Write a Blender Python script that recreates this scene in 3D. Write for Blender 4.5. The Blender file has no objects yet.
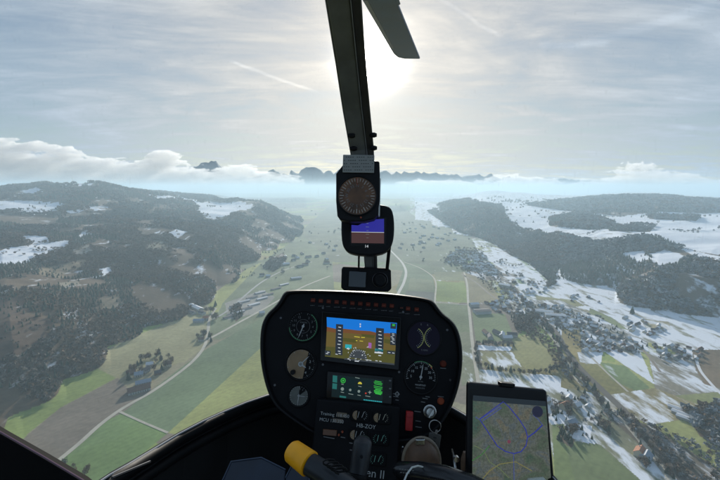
import bpy, math, random
import numpy as np
from mathutils import Vector, Matrix, Euler
random.seed(7)
rng = np.random.default_rng(11)
SC = bpy.context.scene
COL = SC.collection
# ---------------------------------------------------------------- camera: photo 720x480, focal 390 px, horizon at row 187
F = 390.0
PITCH = math.atan(53.0 / F)
CP, SP = math.cos(PITCH), math.sin(PITCH)
ALT = 350.0                       # eye height above the valley floor (world z = 0 at the eye)
cam_d = bpy.data.cameras.new('camera'); cam = bpy.data.objects.new('camera', cam_d); COL.objects.link(cam)
cam_d.sensor_width = 36; cam_d.lens = 36 * F / 720; cam_d.clip_start = 0.03; cam_d.clip_end = 300000
cam.rotation_euler = (math.pi / 2 - PITCH, 0, 0)
SC.camera = cam

def ray(px, py):
    a, b = px - 360.0, 240.0 - py
    return np.array([a, F * CP + b * SP, -F * SP + b * CP]) / F       # unit depth along the view axis
def P(px, py, d):
    return Vector(ray(px, py) * d)
def project(x, y, z):
    dep = y * CP - z * SP
    up = y * SP + z * CP
    dep = np.where(dep < 1, 1, dep)
    return 360 + F * x / dep, 240 - F * up / dep
def Gp(px, py):                   # point of the flat valley floor seen at a photo position
    r = ray(px, py); t = ALT / -r[2]
    return r[0] * t, r[1] * t

# ---------------------------------------------------------------- helpers
def tag(o, label=None, cat=None, group=None, kind=None):
    if label: o['label'] = label
    if cat: o['category'] = cat
    if group: o['group'] = group
    if kind: o['kind'] = kind
    return o
def empty(name, loc=(0, 0, 0)):
    o = bpy.data.objects.new(name, None); o.empty_display_size = .05; COL.objects.link(o); o.location = loc
    return o
def mesh_obj(name, me, parent=None):
    o = bpy.data.objects.new(name, me); COL.objects.link(o)
    if parent is not None: o.parent = parent
    return o
def np_mesh(name, verts, faces, mats, mat_idx=None, smooth=False):
    """verts (n,3); faces (m,k) constant k, numpy"""
    me = bpy.data.meshes.new(name)
    n, (m, k) = len(verts), faces.shape
    me.vertices.add(n); me.vertices.foreach_set('co', np.ascontiguousarray(verts, dtype=np.float32).ravel())
    me.loops.add(m * k); me.loops.foreach_set('vertex_index', np.ascontiguousarray(faces, dtype=np.int32).ravel())
    me.polygons.add(m); me.polygons.foreach_set('loop_start', np.arange(0, m * k, k, dtype=np.int32))
    me.polygons.foreach_set('loop_total', np.full(m, k, dtype=np.int32))
    for mt in mats: me.materials.append(mt)
    if mat_idx is not None: me.polygons.foreach_set('material_index', mat_idx.astype(np.int32))
    if smooth: me.polygons.foreach_set('use_smooth', np.ones(m, dtype=bool))
    me.update(calc_edges=True)
    return me

class MB:
    """collects world-space geometry, builds it as one mesh under a parent"""
    def __init__(s): s.v = []; s.f = []; s.mi = []; s.cur = 0
    def add(s, vs, fs):
        b = len(s.v); s.v += [Vector(v) for v in vs]
        for f in fs: s.f.append([b + i for i in f]); s.mi.append(s.cur)
        return s
    def box(s, c, sx, sy, sz, M=None, bev=0.0):
        M = M or Matrix.Identity(3); c = Vector(c); hx, hy, hz = sx/2, sy/2, sz/2
        if bev <= 0:
            pts = [Vector((x*hx, y*hy, z*hz)) for z in (-1, 1) for y in (-1, 1) for x in (-1, 1)]
            return s.add([c + M @ p for p in pts], [(0,2,3,1),(4,5,7,6),(0,1,5,4),(2,6,7,3),(0,4,6,2),(1,3,7,5)])
        # rounded in local xy, chamfered in z
        ring = []
        for cx, cy, a0 in ((1,1,0),(-1,1,90),(-1,-1,180),(1,-1,270)):
            for k in range(5):
                a = math.radians(a0 + k*22.5); ring.append((cx*(hx-bev)+bev*math.cos(a), cy*(hy-bev)+bev*math.sin(a)))
        n = len(ring); vs = []; e = min(bev*.4, hz*.5)
        for zz, sh in ((-hz, e), (-hz+e, 0), (hz-e, 0), (hz, e)):
            for (x, y) in ring:
                vs.append(c + M @ Vector((x - math.copysign(sh, x), y - math.copysign(sh, y), zz)))
        fs = [tuple(range(n))[::-1], tuple(range(3*n, 4*n))]
        for l in range(3):
            for i in range(n):
                j = (i+1) % n; fs.append((l*n+i, l*n+j, (l+1)*n+j, (l+1)*n+i))
        return s.add(vs, fs)
    def tube(s, path, rad, seg=10, caps=True):
        path = [Vector(p) for p in path]; n = len(path)
        rad = [rad]*n if not isinstance(rad, (list, tuple)) else rad
        vs = []; prev = None
        for i, p in enumerate(path):
            t = (path[min(i+1, n-1)] - path[max(i-1, 0)]).normalized()
            u = (prev - t*prev.dot(t)) if prev is not None else t.cross(Vector((0, 0, 1)) if abs(t.z) < .9 else Vector((1, 0, 0)))
            u.normalize(); prev = u; w = t.cross(u)
            for k in range(seg):
                a = 2*math.pi*k/seg; vs.append(p + rad[i]*(u*math.cos(a) + w*math.sin(a)))
        fs = [(i*seg+k, i*seg+(k+1) % seg, (i+1)*seg+(k+1) % seg, (i+1)*seg+k) for i in range(n-1) for k in range(seg)]
        if caps: fs += [tuple(range(seg))[::-1], tuple(range((n-1)*seg, n*seg))]
        return s.add(vs, fs)
    def prism(s, pts, ext):
        """closed polygon pts (3D) extruded by vector ext"""
        n = len(pts); ext = Vector(ext); pts = [Vector(p) for p in pts]
        vs = pts + [p + ext for p in pts]
        fs = [tuple(range(n)), tuple(range(n, 2*n))[::-1]] + [(i, n+i, n+(i+1) % n, (i+1) % n) for i in range(n)]
        return s.add(vs, fs)
    def build(s, name, mats, parent=None, org=None, smooth=False, bevel=0, fix=True):
        if not isinstance(mats, (list, tuple)): mats = [mats]
        if org is None:
            org = Vector((0, 0, 0)); q = parent
            while q is not None: org = org + q.location; q = q.parent
        me = bpy.data.meshes.new(name); me.from_pydata([v - Vector(org) for v in s.v], [], s.f)
        for m in mats: me.materials.append(m)
        me.polygons.foreach_set('material_index', s.mi)
        if fix:
            import bmesh
            bm = bmesh.new(); bm.from_mesh(me); bmesh.ops.recalc_face_normals(bm, faces=bm.faces[:]); bm.to_mesh(me); bm.free()
        if smooth:
            me.polygons.foreach_set('use_smooth', [True]*len(me.polygons))
            me.set_sharp_from_angle(angle=math.radians(38))
        o = mesh_obj(name, me, parent)
        if parent is None: o.location = org
        if bevel:
            m = o.modifiers.new('edge', 'BEVEL'); m.width = bevel; m.segments = 2; m.limit_method = 'ANGLE'; m.angle_limit = math.radians(50)
        return o

def mat(name, col, rough=.7, metal=0., emis=None, es=1., noise=0., scale=50., spec=.5, bump=0., sheen=0):
    m = bpy.data.materials.new(name); m.use_nodes = True; nt = m.node_tree; b = nt.nodes['Principled BSDF']
    b.inputs['Base Color'].default_value = (*col, 1); b.inputs['Roughness'].default_value = rough; b.inputs['Metallic'].default_value = metal
    b.inputs['Specular IOR Level'].default_value = spec
    if emis: b.inputs['Emission Color'].default_value = (*emis, 1); b.inputs['Emission Strength'].default_value = es
    if noise or bump:
        tc = nt.nodes.new('ShaderNodeTexCoord'); no = nt.nodes.new('ShaderNodeTexNoise')
        no.inputs['Scale'].default_value = scale; no.inputs['Detail'].default_value = 6
        nt.links.new(tc.outputs['Object'], no.inputs['Vector'])
        if noise:
            mr = nt.nodes.new('ShaderNodeMapRange'); mr.inputs['From Min'].default_value = .3; mr.inputs['From Max'].default_value = .7
            mr.inputs['To Min'].default_value = 1-noise; mr.inputs['To Max'].default_value = 1+noise
            vm = nt.nodes.new('ShaderNodeVectorMath'); vm.operation = 'SCALE'; vm.inputs[0].default_value = col
            nt.links.new(no.outputs['Fac'], mr.inputs['Value']); nt.links.new(mr.outputs[0], vm.inputs['Scale']); nt.links.new(vm.outputs[0], b.inputs['Base Color'])
            m2 = nt.nodes.new('ShaderNodeMapRange'); m2.inputs['To Min'].default_value = max(0, rough-.12); m2.inputs['To Max'].default_value = min(1, rough+.12)
            nt.links.new(no.outputs['Fac'], m2.inputs['Value']); nt.links.new(m2.outputs[0], b.inputs['Roughness'])
        if bump:
            bp = nt.nodes.new('ShaderNodeBump'); bp.inputs['Strength'].default_value = bump; bp.inputs['Distance'].default_value = .002
            nt.links.new(no.outputs['Fac'], bp.inputs['Height']); nt.links.new(bp.outputs[0], b.inputs['Normal'])
    return m

# ---------------------------------------------------------------- numpy noise
def _h(ix, iy, s):
    v = np.sin(ix*127.1 + iy*311.7 + s*74.7)*43758.5453
    return v - np.floor(v)
def vnoise(x, y, s=0):
    ix, iy = np.floor(x), np.floor(y); fx, fy = x-ix, y-iy
    fx = fx*fx*(3-2*fx); fy = fy*fy*(3-2*fy)
    a, b, c, d = _h(ix, iy, s), _h(ix+1, iy, s), _h(ix, iy+1, s), _h(ix+1, iy+1, s)
    return (a*(1-fx)+b*fx)*(1-fy) + (c*(1-fx)+d*fx)*fy
def fbm(x, y, o=4, s=0):
    t = 0; a = .5; n = 0
    for i in range(o):
        t = t + a*vnoise(x, y, s+i); n += a; a *= .5; x = x*2.03+17; y = y*2.03+5
    return t/n
def sstep(a, b, x):
    t = np.clip((x-a)/(b-a), 0, 1); return t*t*(3-2*t)
def inpoly(px, py, poly):
    r = np.zeros(px.shape, bool); n = len(poly); j = n-1
    for i in range(n):
        xi, yi = poly[i]; xj, yj = poly[j]
        if yi != yj:
            c = ((yi > py) != (yj > py)) & (px < (xj-xi)*(py-yi)/(yj-yi)+xi)
            r ^= c
        j = i
    return r
# ---------------------------------------------------------------- the shape of the land
# relief profiles: at each bearing (photo column) a list of (photo row, horizontal range) up the slope; None = on the valley floor
def _az(px): return math.atan2((px-360), F*CP)
def _rngh(px, py, r):
    v = ray(px, py); hor = math.hypot(v[0], v[1])
    if r is None:
        r = ALT*hor/-v[2]; return r, 0.0
    return r, max(0.0, ALT + r*v[2]/hor)
PROF = [
 (-420, [(600,None),(480,900),(330,1500),(200,3300),(188,4500)], 0),
 (-150, [(520,None),(420,850),(320,1250),(235,2200),(196,3400),(187,4200)], 0),
 (0,   [(422,None),(330,1000),(268,1450),(245,1800),(215,2700),(201,3300),(189,4200)], 0),
 (50,  [(386,None),(310,1080),(262,1600),(236,1950),(212,2800),(200,3300),(184,4000)], 0),
 (100, [(350,None),(290,1250),(240,1900),(205,2900),(183,3800)], 0),
 (140, [(330,None),(280,1350),(235,2050),(208,3000),(190,4000)], 0),
 (190, [(310,None),(270,1500),(235,2100),(212,3000),(198,4500)], 0),
 (215, [(287,None),(255,1720),(225,2450),(208,3300),(200,4500)], 0),
 (240, [(264,None),(235,2250),(214,3000),(200,4000)], 1),
 (262, [(252,None),(228,2650),(210,3300),(202,3800)], 1),
 (280, [(244,None),(228,2850),(213,3500)], 1),
 (296, [(237,None),(227,3150),(224,3400)], 1),
 (304, [(232,None),(231,3150)], 1),
 (400, [(212,None),(206,6000),(200,7500)], 1),
 (430, [(222,None),(213,4800),(204,6000)], 1),
 (450, [(228,None),(212,4100),(203,5000)], 1),
 (480, [(237,None),(220,3300),(203,4300),(197,7000)], 0),
 (510, [(243,None),(225,3000),(215,3400),(197,7000)], 0),
 (560, [(262,None),(245,2200),(228,2700),(213,4000),(208,4500),(201,5200)], 0),
 (620, [(290,None),(262,1720),(240,2000),(222,3000),(213,3800),(199,4600)], 0),
 (660, [(313,None),(275,1480),(262,1650),(235,2200),(215,3500),(201,4500)], 0),
 (720, [(318,None),(285,1500),(262,1700),(235,2300),(216,3500),(206,4500)], 0),
 (850, [(330,None),(290,1500),(262,1750),(235,2500),(215,3500),(205,4500)], 0),
 (1200, [(400,None),(290,1700),(262,2100),(235,2900),(215,4000),(205,5500)], 0)]
_AZ = np.array([_az(p[0]) for p in PROF])
_RR, _HH = [], []
for px, pts, drop in PROF:
    rh = [_rngh(px, a, b) for a, b in pts]; rs = [q[0] for q in rh]; hs = [q[1] for q in rh]
    if drop: rs += [rs[-1]*1.12, rs[-1]*1.35, 60000]; hs += [hs[-1]*.8, 0, 0]
    else: rs += [rs[-1]*1.3, rs[-1]*2.2, rs[-1]*3, 60000]; hs += [hs[-1]*.93, hs[-1]*.6, 20, 0]
    _RR.append(rs); _HH.append(hs)
def height(x, y, noise=True):
    x = np.asarray(x, float); y = np.asarray(y, float)
    az = np.arctan2(x, y); r = np.hypot(x, y)
    # wander the bearing a little so that slopes do not run dead straight towards the viewer
    H = np.stack([np.interp(r, a, b) for a, b in zip(_RR, _HH)])
    i = np.clip(np.searchsorted(_AZ, az)-1, 0, len(_AZ)-2)
    t = np.clip((az-_AZ[i])/(_AZ[i+1]-_AZ[i]), 0, 1)
    h = np.take_along_axis(H, i[None], 0)[0]*(1-t) + np.take_along_axis(H, (i+1)[None], 0)[0]*t
    behind = sstep(1.9, 2.6, np.abs(az)); h = h*(1-behind)
    if noise:
        m = sstep(2, 60, h)
        n = (fbm(x/520, y/520, 5, 3)-.5)*95 + (fbm(x/1300+3, y/1300, 3, 9)-.5)*70
        ravine = np.abs(fbm(x/700+9, y/700+4, 4, 21)-.5)*-80 + 8
        far = sstep(9000, 3000, r)*.75+.25
        h = h + m*(n*.62 + ravine*.8*sstep(10, 90, h))*far
        # low swells far up the valley
        h = h + sstep(6000, 9000, r)*np.maximum(0, fbm(x/1500, y/900, 4, 5)-.45)*330*sstep(15000, 8000, r)
    return np.maximum(h, 0)

# ---------------------------------------------------------------- land cover, traced region by region
G1, G2, G3 = (.165,.205,.065), (.12,.175,.068), (.215,.225,.085)
OL, TN, BR = (.19,.165,.075), (.21,.19,.125), (.15,.125,.10)
WD, RD, SN = (.11,.08,.055), (.11,.075,.06), (.80,.82,.86)
MIX = (.12,.11,.08)
# polygon (photo coordinates on the land), colour, snow amount
COVER = [
 ([(0,422),(60,372),(92,364),(120,376),(60,408),(20,440),(-20,445)], G1, 0),
 ([(62,372),(100,352),(140,334),(205,308),(212,318),(207,345),(185,362),(160,368),(140,368),(118,379),(92,366)], (.225,.21,.12), 0),
 ([(118,378),(130,392),(135,398),(100,424),(57,462),(22,440),(60,408)], BR, 0),
 ([(57,462),(100,424),(122,413),(168,433),(110,480),(60,500)], G2, 0),
 ([(122,413),(165,380),(205,350),(262,318),(265,345),(168,433)], (.115,.15,.085), 0),
 ([(168,433),(230,376),(266,343),(280,400),(200,440)], G3, 0),
 ([(205,300),(245,270),(262,262),(268,268),(225,300),(215,318)], G3, 0),
 ([(262,262),(300,236),(330,232),(335,300),(262,318),(215,330),(222,304)], (.125,.145,.085), 0),
 ([(225,303),(262,290),(275,297),(262,312),(228,320)], (.2,.19,.17), .1),
 # far valley floor
 ([(300,232),(330,205),(400,205),(425,225),(400,262),(330,262)], (.115,.125,.08), .12),
 ([(396,225),(430,215),(470,236),(480,255),(440,268),(404,262)], (.115,.13,.085), .12),
 ([(406,262),(430,266),(436,292),(404,300),(396,290)], (.12,.15,.09), 0),
 ([(410,278),(432,280),(434,290),(408,290)], (.15,.165,.10), 0),
 ([(406,291),(434,292),(436,303),(404,300)], (.10,.105,.09), 0),
 ([(436,281),(465,283),(468,303),(436,301)], G1, 0),
 ([(434,272),(462,272),(466,281),(436,280)], (.17,.175,.10), 0),
 ([(462,272),(490,282),(500,300),(470,304)], (.19,.165,.10), 0),
 ([(436,303),(468,305),(471,332),(452,332),(446,318)], (.13,.155,.085), 0),
 ([(456,332),(470,332),(476,380),(462,386)], (.15,.155,.10), .25),
 ([(472,312),(505,314),(515,340),(476,343)], (.13,.16,.08), .05),
 ([(476,345),(512,347),(510,351),(477,350)], (.2,.2,.18), .75),
 ([(480,351),(512,352),(526,372),(482,367)], (.17,.16,.08), .3),
 ([(512,340),(535,330),(550,345),(552,368),(530,373),(515,358)], (.20,.19,.085), 0),
 ([(478,369),(562,376),(560,400),(478,396)], (.16,.16,.10), .50),
 # the snowy terrace below the wooded scarp
 ([(480,255),(500,248),(520,262),(545,280),(562,266),(575,275),(600,285),(650,300),(665,312),(720,318),(760,340),(760,372),(700,358),(640,340),(600,315),(560,300),(530,285),(500,268)], (.17,.165,.12), .58),
 ([(535,296),(575,300),(585,306),(560,308),(540,304)], (.18,.175,.09), .15),
 ([(590,308),(612,318),(628,330),(602,324),(588,316)], (.15,.175,.09), .1),
 ([(640,318),(668,322),(672,330),(645,328)], (.2,.18,.11), .35),
 ([(500,300),(560,300),(600,318),(648,342),(648,352),(585,352),(560,335),(530,318)], (.13,.125,.10), .38),
 ([(562,328),(580,330),(582,352),(573,364),(562,350)], (.215,.175,.075), 0),
 ([(577,352),(603,352),(600,368),(580,362)], (.22,.22,.2), .6),
 ([(573,364),(600,364),(612,380),(640,392),(630,402),(600,396),(585,382)], (.17,.155,.06), 0),
 ([(600,362),(625,366),(650,388),(642,394),(612,380)], (.12,.16,.07), .12),
 ([(605,352),(640,352),(655,385),(625,366)], (.17,.16,.12), .58),
 ([(648,352),(720,358),(760,372),(760,420),(700,405),(655,388)], (.15,.135,.105), .36),
 ([(692,350),(760,350),(760,398),(704,384),(696,370)], (.135,.10,.065), .05),
 ([(670,396),(720,392),(760,400),(760,408),(690,404)], (.17,.18,.08), .15),
 ([(600,396),(655,388),(700,405),(680,420),(650,425),(620,412)], (.19,.16,.08), .36),
 ([(680,405),(760,420),(760,470),(700,432)], (.12,.12,.10), .5),
 ([(545,385),(590,392),(640,430),(675,480),(720,520),(570,520),(545,425)], (.15,.15,.095), .38),
 ([(600,410),(650,425),(720,470),(760,520),(690,510),(640,445)], (.10,.085,.065), .28),
 ([(552,425),(564,424),(580,500),(556,500)], (.125,.155,.065), 0),
 ([(564,440),(600,445),(640,480),(650,520),(580,500)], (.12,.145,.07), .12),
 ([(570,424),(592,426),(590,440),(572,438)], (.2,.2,.18), .75),
]
SNOWHILL = [   # open snowfields on the hills
 [(-60,196),(0,201),(40,201),(72,205),(50,209),(20,211),(0,212),(-60,214)], [(14,213),(40,209),(66,209),(50,214),(28,215)],
 [(60,211),(85,208),(76,213)], [(80,206),(107,208),(100,210),(82,208)],
 [(-80,270),(0,251),(30,244),(68,240),(71,245),(66,249),(25,262),(0,265),(-80,290)], [(17,236),(45,236),(49,241),(33,243)],
 [(10,195),(38,187),(38,196),(20,198)], [(45,184),(92,182),(90,186),(60,186)],
 [(180,199),(215,202),(250,203),(254,208),(240,211),(232,215),(218,219),(203,217),(196,212),(198,206)], [(140,193),(185,197),(196,202),(160,199)],
 [(168,233),(178,229),(188,233),(178,238)], [(100,268),(112,266),(116,272),(104,276)], [(78,233),(88,231),(90,235),(80,237)],
 [(500,203),(560,203),(545,213),(560,216),(615,218),(650,213),(720,215),(800,222),(800,262),(720,256),(684,242),(655,236),(640,228),(600,231),(560,232),(520,228),(502,215)],
 [(650,252),(665,251),(682,256),(676,264),(660,266),(652,260)], [(620,254),(645,250),(651,258),(640,262)], [(638,231),(655,232),(650,236),(634,235)],
 [(676,246),(720,258),(720,263),(690,256)], [(425,203),(445,207),(440,212),(426,210)], [(455,197),(520,200),(500,206),(470,202)],
]
MEADOW = [([(38,270),(90,260),(84,270),(62,279),(42,276)], (.15,.12,.08), .05), ([(-60,285),(25,300),(22,316),(50,320),(55,334),(20,352),(-60,375)], (.075,.052,.038), .06),
 ([(70,250),(95,246),(92,252),(74,256)], (.2,.18,.15), .2), ([(96,300),(118,296),(120,306),(100,312)], (.16,.13,.09), .1), ([(150,240),(175,244),(170,252),(152,250)], (.13,.12,.085), .15),
 ([(60,285),(80,280),(84,286),(66,290)], (.19,.17,.13), .3)]
WOODS = [   # woods on the right of the valley
 [(472,236),(478,204),(500,203),(505,216),(520,229),(560,234),(600,242),(640,236),(655,236),(690,250),(760,262),(760,322),(680,314),(655,305),(650,298),(625,290),(600,282),(585,284),(575,272),(560,268),(550,283),(545,278),(530,264),(510,255),(490,242)],
 [(548,219),(575,214),(590,216),(615,222),(612,228),(590,230),(550,226)],
 [(524,205),(600,198),(640,196),(720,200),(800,203),(800,216),(720,213),(660,212),(620,216),(560,210)],
 [(428,212),(450,200),(480,200),(476,237),(460,233),(445,224)],
 [(600,223),(655,226),(650,232),(610,231)], [(645,214),(700,217),(696,221),(650,219)],
 [(683,412),(705,405),(760,410),(760,455),(725,452),(700,436)],
 [(518,317),(532,314),(536,324),(530,332),(514,330)],
 [(562,430),(575,440),(572,448),(558,440)],
 [(632,272),(640,268)],
 [(545,288),(552,276),(556,276),(556,284)],
 [(262,268),(272,258),(284,252),(286,262),(274,272)], [(230,312),(238,304),(244,314),(236,322)],
]
WOODS = [w for w in WOODS if len(w) > 2]
def is_left(px): return px < 306
def cover(x, y, h):
    px, py = project(x, y, h-ALT)
    n = x.shape[0]
    r = np.hypot(x, y)
    # patchwork of fields as the ground where nothing is traced
    a = .5; u = (x*math.cos(a)-y*math.sin(a)); v = (x*math.sin(a)+y*math.cos(a))
    cu = np.floor(u/190 + vnoise(np.floor(v/300), u*0, 4)*3); cv = np.floor(v/300)
    q = _h(cu, cv, 1); q2 = _h(cu, cv, 8)
    base = np.array([G1, G2, G3, OL, TN, BR, (.13,.15,.09)])
    col = base[np.clip((q*7).astype(int), 0, 6)]*(.85+.3*q2[:, None])
    snow = np.where(px > 410, .2+.4*q2, .1*(q2 > .8)) * sstep(600, 1600, r)
    for poly, c, s in COVER:
        m = inpoly(px, py, poly) & (h < 60)
        col[m] = np.array(c)*(.94+.12*q2[m, None]) ; snow[m] = s
    wood = np.zeros(n, bool)
    left = (px < 306) & (h > 2.5)
    wood |= left
    hillr = (px > 415) & (h > 4)
    col[hillr] = (.17,.16,.13); snow[hillr] = .7
    for w in WOODS:
        wood |= inpoly(px, py, w)
    wood |= hillr & (px > 545) & (py > 256) & (py < 330)
    col[wood] = WD; snow[wood] = .24
    for poly, c, s in MEADOW:
        m = inpoly(px + 22*(fbm(x/110, y/110, 4, 2)-.5), py + 10*(fbm(x/90, y/90, 4, 12)-.5), poly) & left
        col[m] = c; snow[m] = s; wood[m] = False
    for poly in SNOWHILL:
        jx = px + 10*(fbm(x/90, y/90, 3, 6)-.5); jy = py + 5*(fbm(x/90, y/90, 3, 7)-.5)
        m = inpoly(jx, jy, poly) & (left | hillr)
        if poly[0][0] > 400:
            for w in WOODS: m &= ~inpoly(px, py, w) | (len(poly) < 8)
        col[m] = (.25,.25,.22); snow[m] = .93; wood[m] = False
    col = col*np.where(wood, 1.0, 1.22)[:, None]
    snow = np.where((px > 470) & (py > 240) & (snow > .15), np.minimum(snow+.13, 1), snow)
    return col, snow, wood

# ---------------------------------------------------------------- ground sheet (rings about the point below the viewer)
def smoothpoly(a): return a
azs = np.concatenate([np.radians(np.arange(-180, -52, 2.5)), np.radians(np.arange(-52, 52, .085)), np.radians(np.arange(52, 180.01, 2.5))])
rs = [0.5, 120, 240]
while rs[-1] < 23500:
    r_ = rs[-1]; rs.append(r_ + max(2.2, r_*r_*.0000028*1.0, r_*.0042) if r_ < 9000 else r_*1.02)
rs = np.array(rs)
R_, A_ = np.meshgrid(rs, azs, indexing='ij')
X = (R_*np.sin(A_)).ravel(); Y = (R_*np.cos(A_)).ravel()
Hh = height(X, Y)
colr, snow, wood = cover(X, Y, Hh)
nr, na = R_.shape
ii, jj = np.meshgrid(np.arange(nr-1), np.arange(na-1), indexing='ij')
f = np.stack([ii*na+jj, ii*na+jj+1, (ii+1)*na+jj+1, (ii+1)*na+jj], -1).reshape(-1, 4)

gm = bpy.data.materials.new('land'); gm.use_nodes = True; nt = gm.node_tree; N = nt.nodes; L = nt.links
bs = N['Principled BSDF']; bs.inputs['Roughness'].default_value = .95; bs.inputs['Specular IOR Level'].default_value = .12
at = N.new('ShaderNodeAttribute'); at.attribute_name = 'cover'
as_ = N.new('ShaderNodeAttribute'); as_.attribute_name = 'snow'
tc = N.new('ShaderNodeTexCoord')
def nz(scale, detail, vec=None, rough=.55):
    n = N.new('ShaderNodeTexNoise'); n.inputs['Scale'].default_value = scale; n.inputs['Detail'].default_value = detail; n.inputs['Roughness'].default_value = rough
    L.new(vec or tc.outputs['Object'], n.inputs['Vector']); return n
mp = N.new('ShaderNodeMapping'); mp.inputs['Rotation'].default_value = (0, 0, .62); mp.inputs['Scale'].default_value = (1, .36, 1); L.new(tc.outputs['Object'], mp.inputs['Vector'])
n1 = nz(.034, 9, mp.outputs[0], .62); n2 = nz(.006, 5); n3 = nz(.12, 5)
# tone variation inside a field
mr = N.new('ShaderNodeMapRange'); mr.inputs['From Min'].default_value = .3; mr.inputs['From Max'].default_value = .7; mr.inputs['To Min'].default_value = .72; mr.inputs['To Max'].default_value = 1.28
mixn = N.new('ShaderNodeMath'); mixn.operation = 'ADD'; L.new(n2.outputs['Fac'], mixn.inputs[0])
n3s = N.new('ShaderNodeMath'); n3s.operation = 'MULTIPLY_ADD'; n3s.inputs[1].default_value = .5; n3s.inputs[2].default_value = -.25; L.new(n3.outputs['Fac'], n3s.inputs[0]); L.new(n3s.outputs[0], mixn.inputs[1])
L.new(mixn.outputs[0], mr.inputs['Value'])
# tractor lines
wv = N.new('ShaderNodeTexWave'); wv.inputs['Scale'].default_value = .035; wv.inputs['Distortion'].default_value = .6; wv.inputs['Detail'].default_value = 2; wv.bands_direction = 'X'
mp2 = N.new('ShaderNodeMapping'); mp2.inputs['Rotation'].default_value = (0, 0, .75); L.new(tc.outputs['Object'], mp2.inputs['Vector']); L.new(mp2.outputs[0], wv.inputs['Vector'])
wm = N.new('ShaderNodeMapRange'); wm.inputs['To Min'].default_value = .96; wm.inputs['To Max'].default_value = 1.03; L.new(wv.outputs['Fac'], wm.inputs['Value'])
mu = N.new('ShaderNodeMath'); mu.operation = 'MULTIPLY'; L.new(mr.outputs[0], mu.inputs[0]); L.new(wm.outputs[0], mu.inputs[1])
vs = N.new('ShaderNodeVectorMath'); vs.operation = 'SCALE'; L.new(at.outputs['Color'], vs.inputs[0]); L.new(mu.outputs[0], vs.inputs['Scale'])
# snow lies where the streaky noise is under the amount
nm = N.new('ShaderNodeMapRange'); nm.inputs['From Min'].default_value = .28; nm.inputs['From Max'].default_value = .72; L.new(n1.outputs['Fac'], nm.inputs['Value'])
sb = N.new('ShaderNodeMath'); sb.operation = 'SUBTRACT'; L.new(as_.outputs['Fac'], sb.inputs[0]); L.new(nm.outputs[0], sb.inputs[1])
sr = N.new('ShaderNodeMapRange'); sr.interpolation_type = 'SMOOTHSTEP'; sr.inputs['From Min'].default_value = -.14; sr.inputs['From Max'].default_value = .20; L.new(sb.outputs[0], sr.inputs['Value'])
g0 = N.new('ShaderNodeMath'); g0.operation = 'GREATER_THAN'; g0.inputs[1].default_value = .02; L.new(as_.outputs['Fac'], g0.inputs[0])
gg = N.new('ShaderNodeMath'); gg.operation = 'MULTIPLY'; L.new(sr.outputs[0], gg.inputs[0]); L.new(g0.outputs[0], gg.inputs[1])
mx = N.new('ShaderNodeMix'); mx.data_type = 'RGBA'; L.new(gg.outputs[0], mx.inputs['Factor']); L.new(vs.outputs[0], mx.inputs['A']); mx.inputs['B'].default_value = (.66,.69,.75,1)
L.new(mx.outputs['Result'], bs.inputs['Base Color'])
me = np_mesh('land', np.stack([X, Y, Hh], 1), f, [gm], smooth=True)
ca = me.color_attributes.new('cover', 'FLOAT_COLOR', 'POINT')
ca.data.foreach_set('color', np.concatenate([colr, np.ones((len(colr), 1))], 1).astype(np.float32).ravel())
sa = me.attributes.new('snow', 'FLOAT', 'POINT'); sa.data.foreach_set('value', snow.astype(np.float32))
ground = mesh_obj('ground', me); ground.location = (0, 0, -ALT); tag(ground, 'winter valley floor and hills with green fields and snow patches', 'ground', kind='structure')

# ---------------------------------------------------------------- roads and tracks laid over the fields
road_m = mat('road_gravel', (.36,.335,.28), .9, noise=.15, scale=.05)
asph_m = mat('asphalt', (.27,.27,.27), .85, noise=.15, scale=.05)
rail_m = mat('ballast', (.075,.065,.055), .9, noise=.2, scale=.05)
brown_m = mat('rail_bed', (.20,.165,.13), .9, noise=.2, scale=.05)
def strip(name, pts, width, m, label, cat='road', lift=.35):
    w = [Gp(*p) for p in pts]; q = []
    for i in range(len(w)-1):                       # smooth the line
        p0 = w[max(i-1, 0)]; p1 = w[i]; p2 = w[i+1]; p3 = w[min(i+2, len(w)-1)]
        for k in range(8):
            t = k/8; q.append(tuple(.5*((2*p1[c])+(-p0[c]+p2[c])*t+(2*p0[c]-5*p1[c]+4*p2[c]-p3[c])*t*t+(-p0[c]+3*p1[c]-3*p2[c]+p3[c])*t**3) for c in (0, 1)))
    q.append(w[-1]); q = np.array(q); d = np.gradient(q, axis=0); d /= np.linalg.norm(d, axis=1)[:, None]
    nrm = np.stack([-d[:, 1], d[:, 0]], 1)*width/2
    a = q-nrm; b = q+nrm; n = len(q)
    za = height(a[:, 0], a[:, 1])+lift; zb = height(b[:, 0], b[:, 1])+lift
    v = np.concatenate([np.column_stack([a, za]), np.column_stack([b, zb])]); i = np.arange(n-1)
    o = mesh_obj(name, np_mesh(name, v, np.stack([i, n+i, n+i+1, i+1], 1), [m])); o.location = (0, 0, -ALT)
    tag(o, label, cat, kind='structure'); return q
R1 = strip('road', [(30,485),(57,462),(80,443),(100,425),(122,409),(150,393),(172,378),(190,364),(201,352),(206,342),(208,330),(210,318),(216,308)], 7, road_m, 'pale lane curving past the farm at the foot of the hills')
strip('road', [(120,412),(142,422),(168,433)], 4, road_m, 'thin farm track crossing the green fields')
strip('road', [(207,340),(222,332),(240,322),(262,310),(285,297),(305,286),(330,276)], 8, road_m, 'straight valley road beside the works yards')
strip('road', [(212,320),(226,312),(240,300),(262,282),(285,270),(312,262)], 7, asph_m, 'grey road along the works yards', lift=.45)
strip('road', [(392,305),(399,292),(404,282),(406,272),(403,264),(398,258),(390,250)], 10, mat('pale_road', (.42,.41,.38), .9), 'broad pale motorway bending up the valley')
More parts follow.
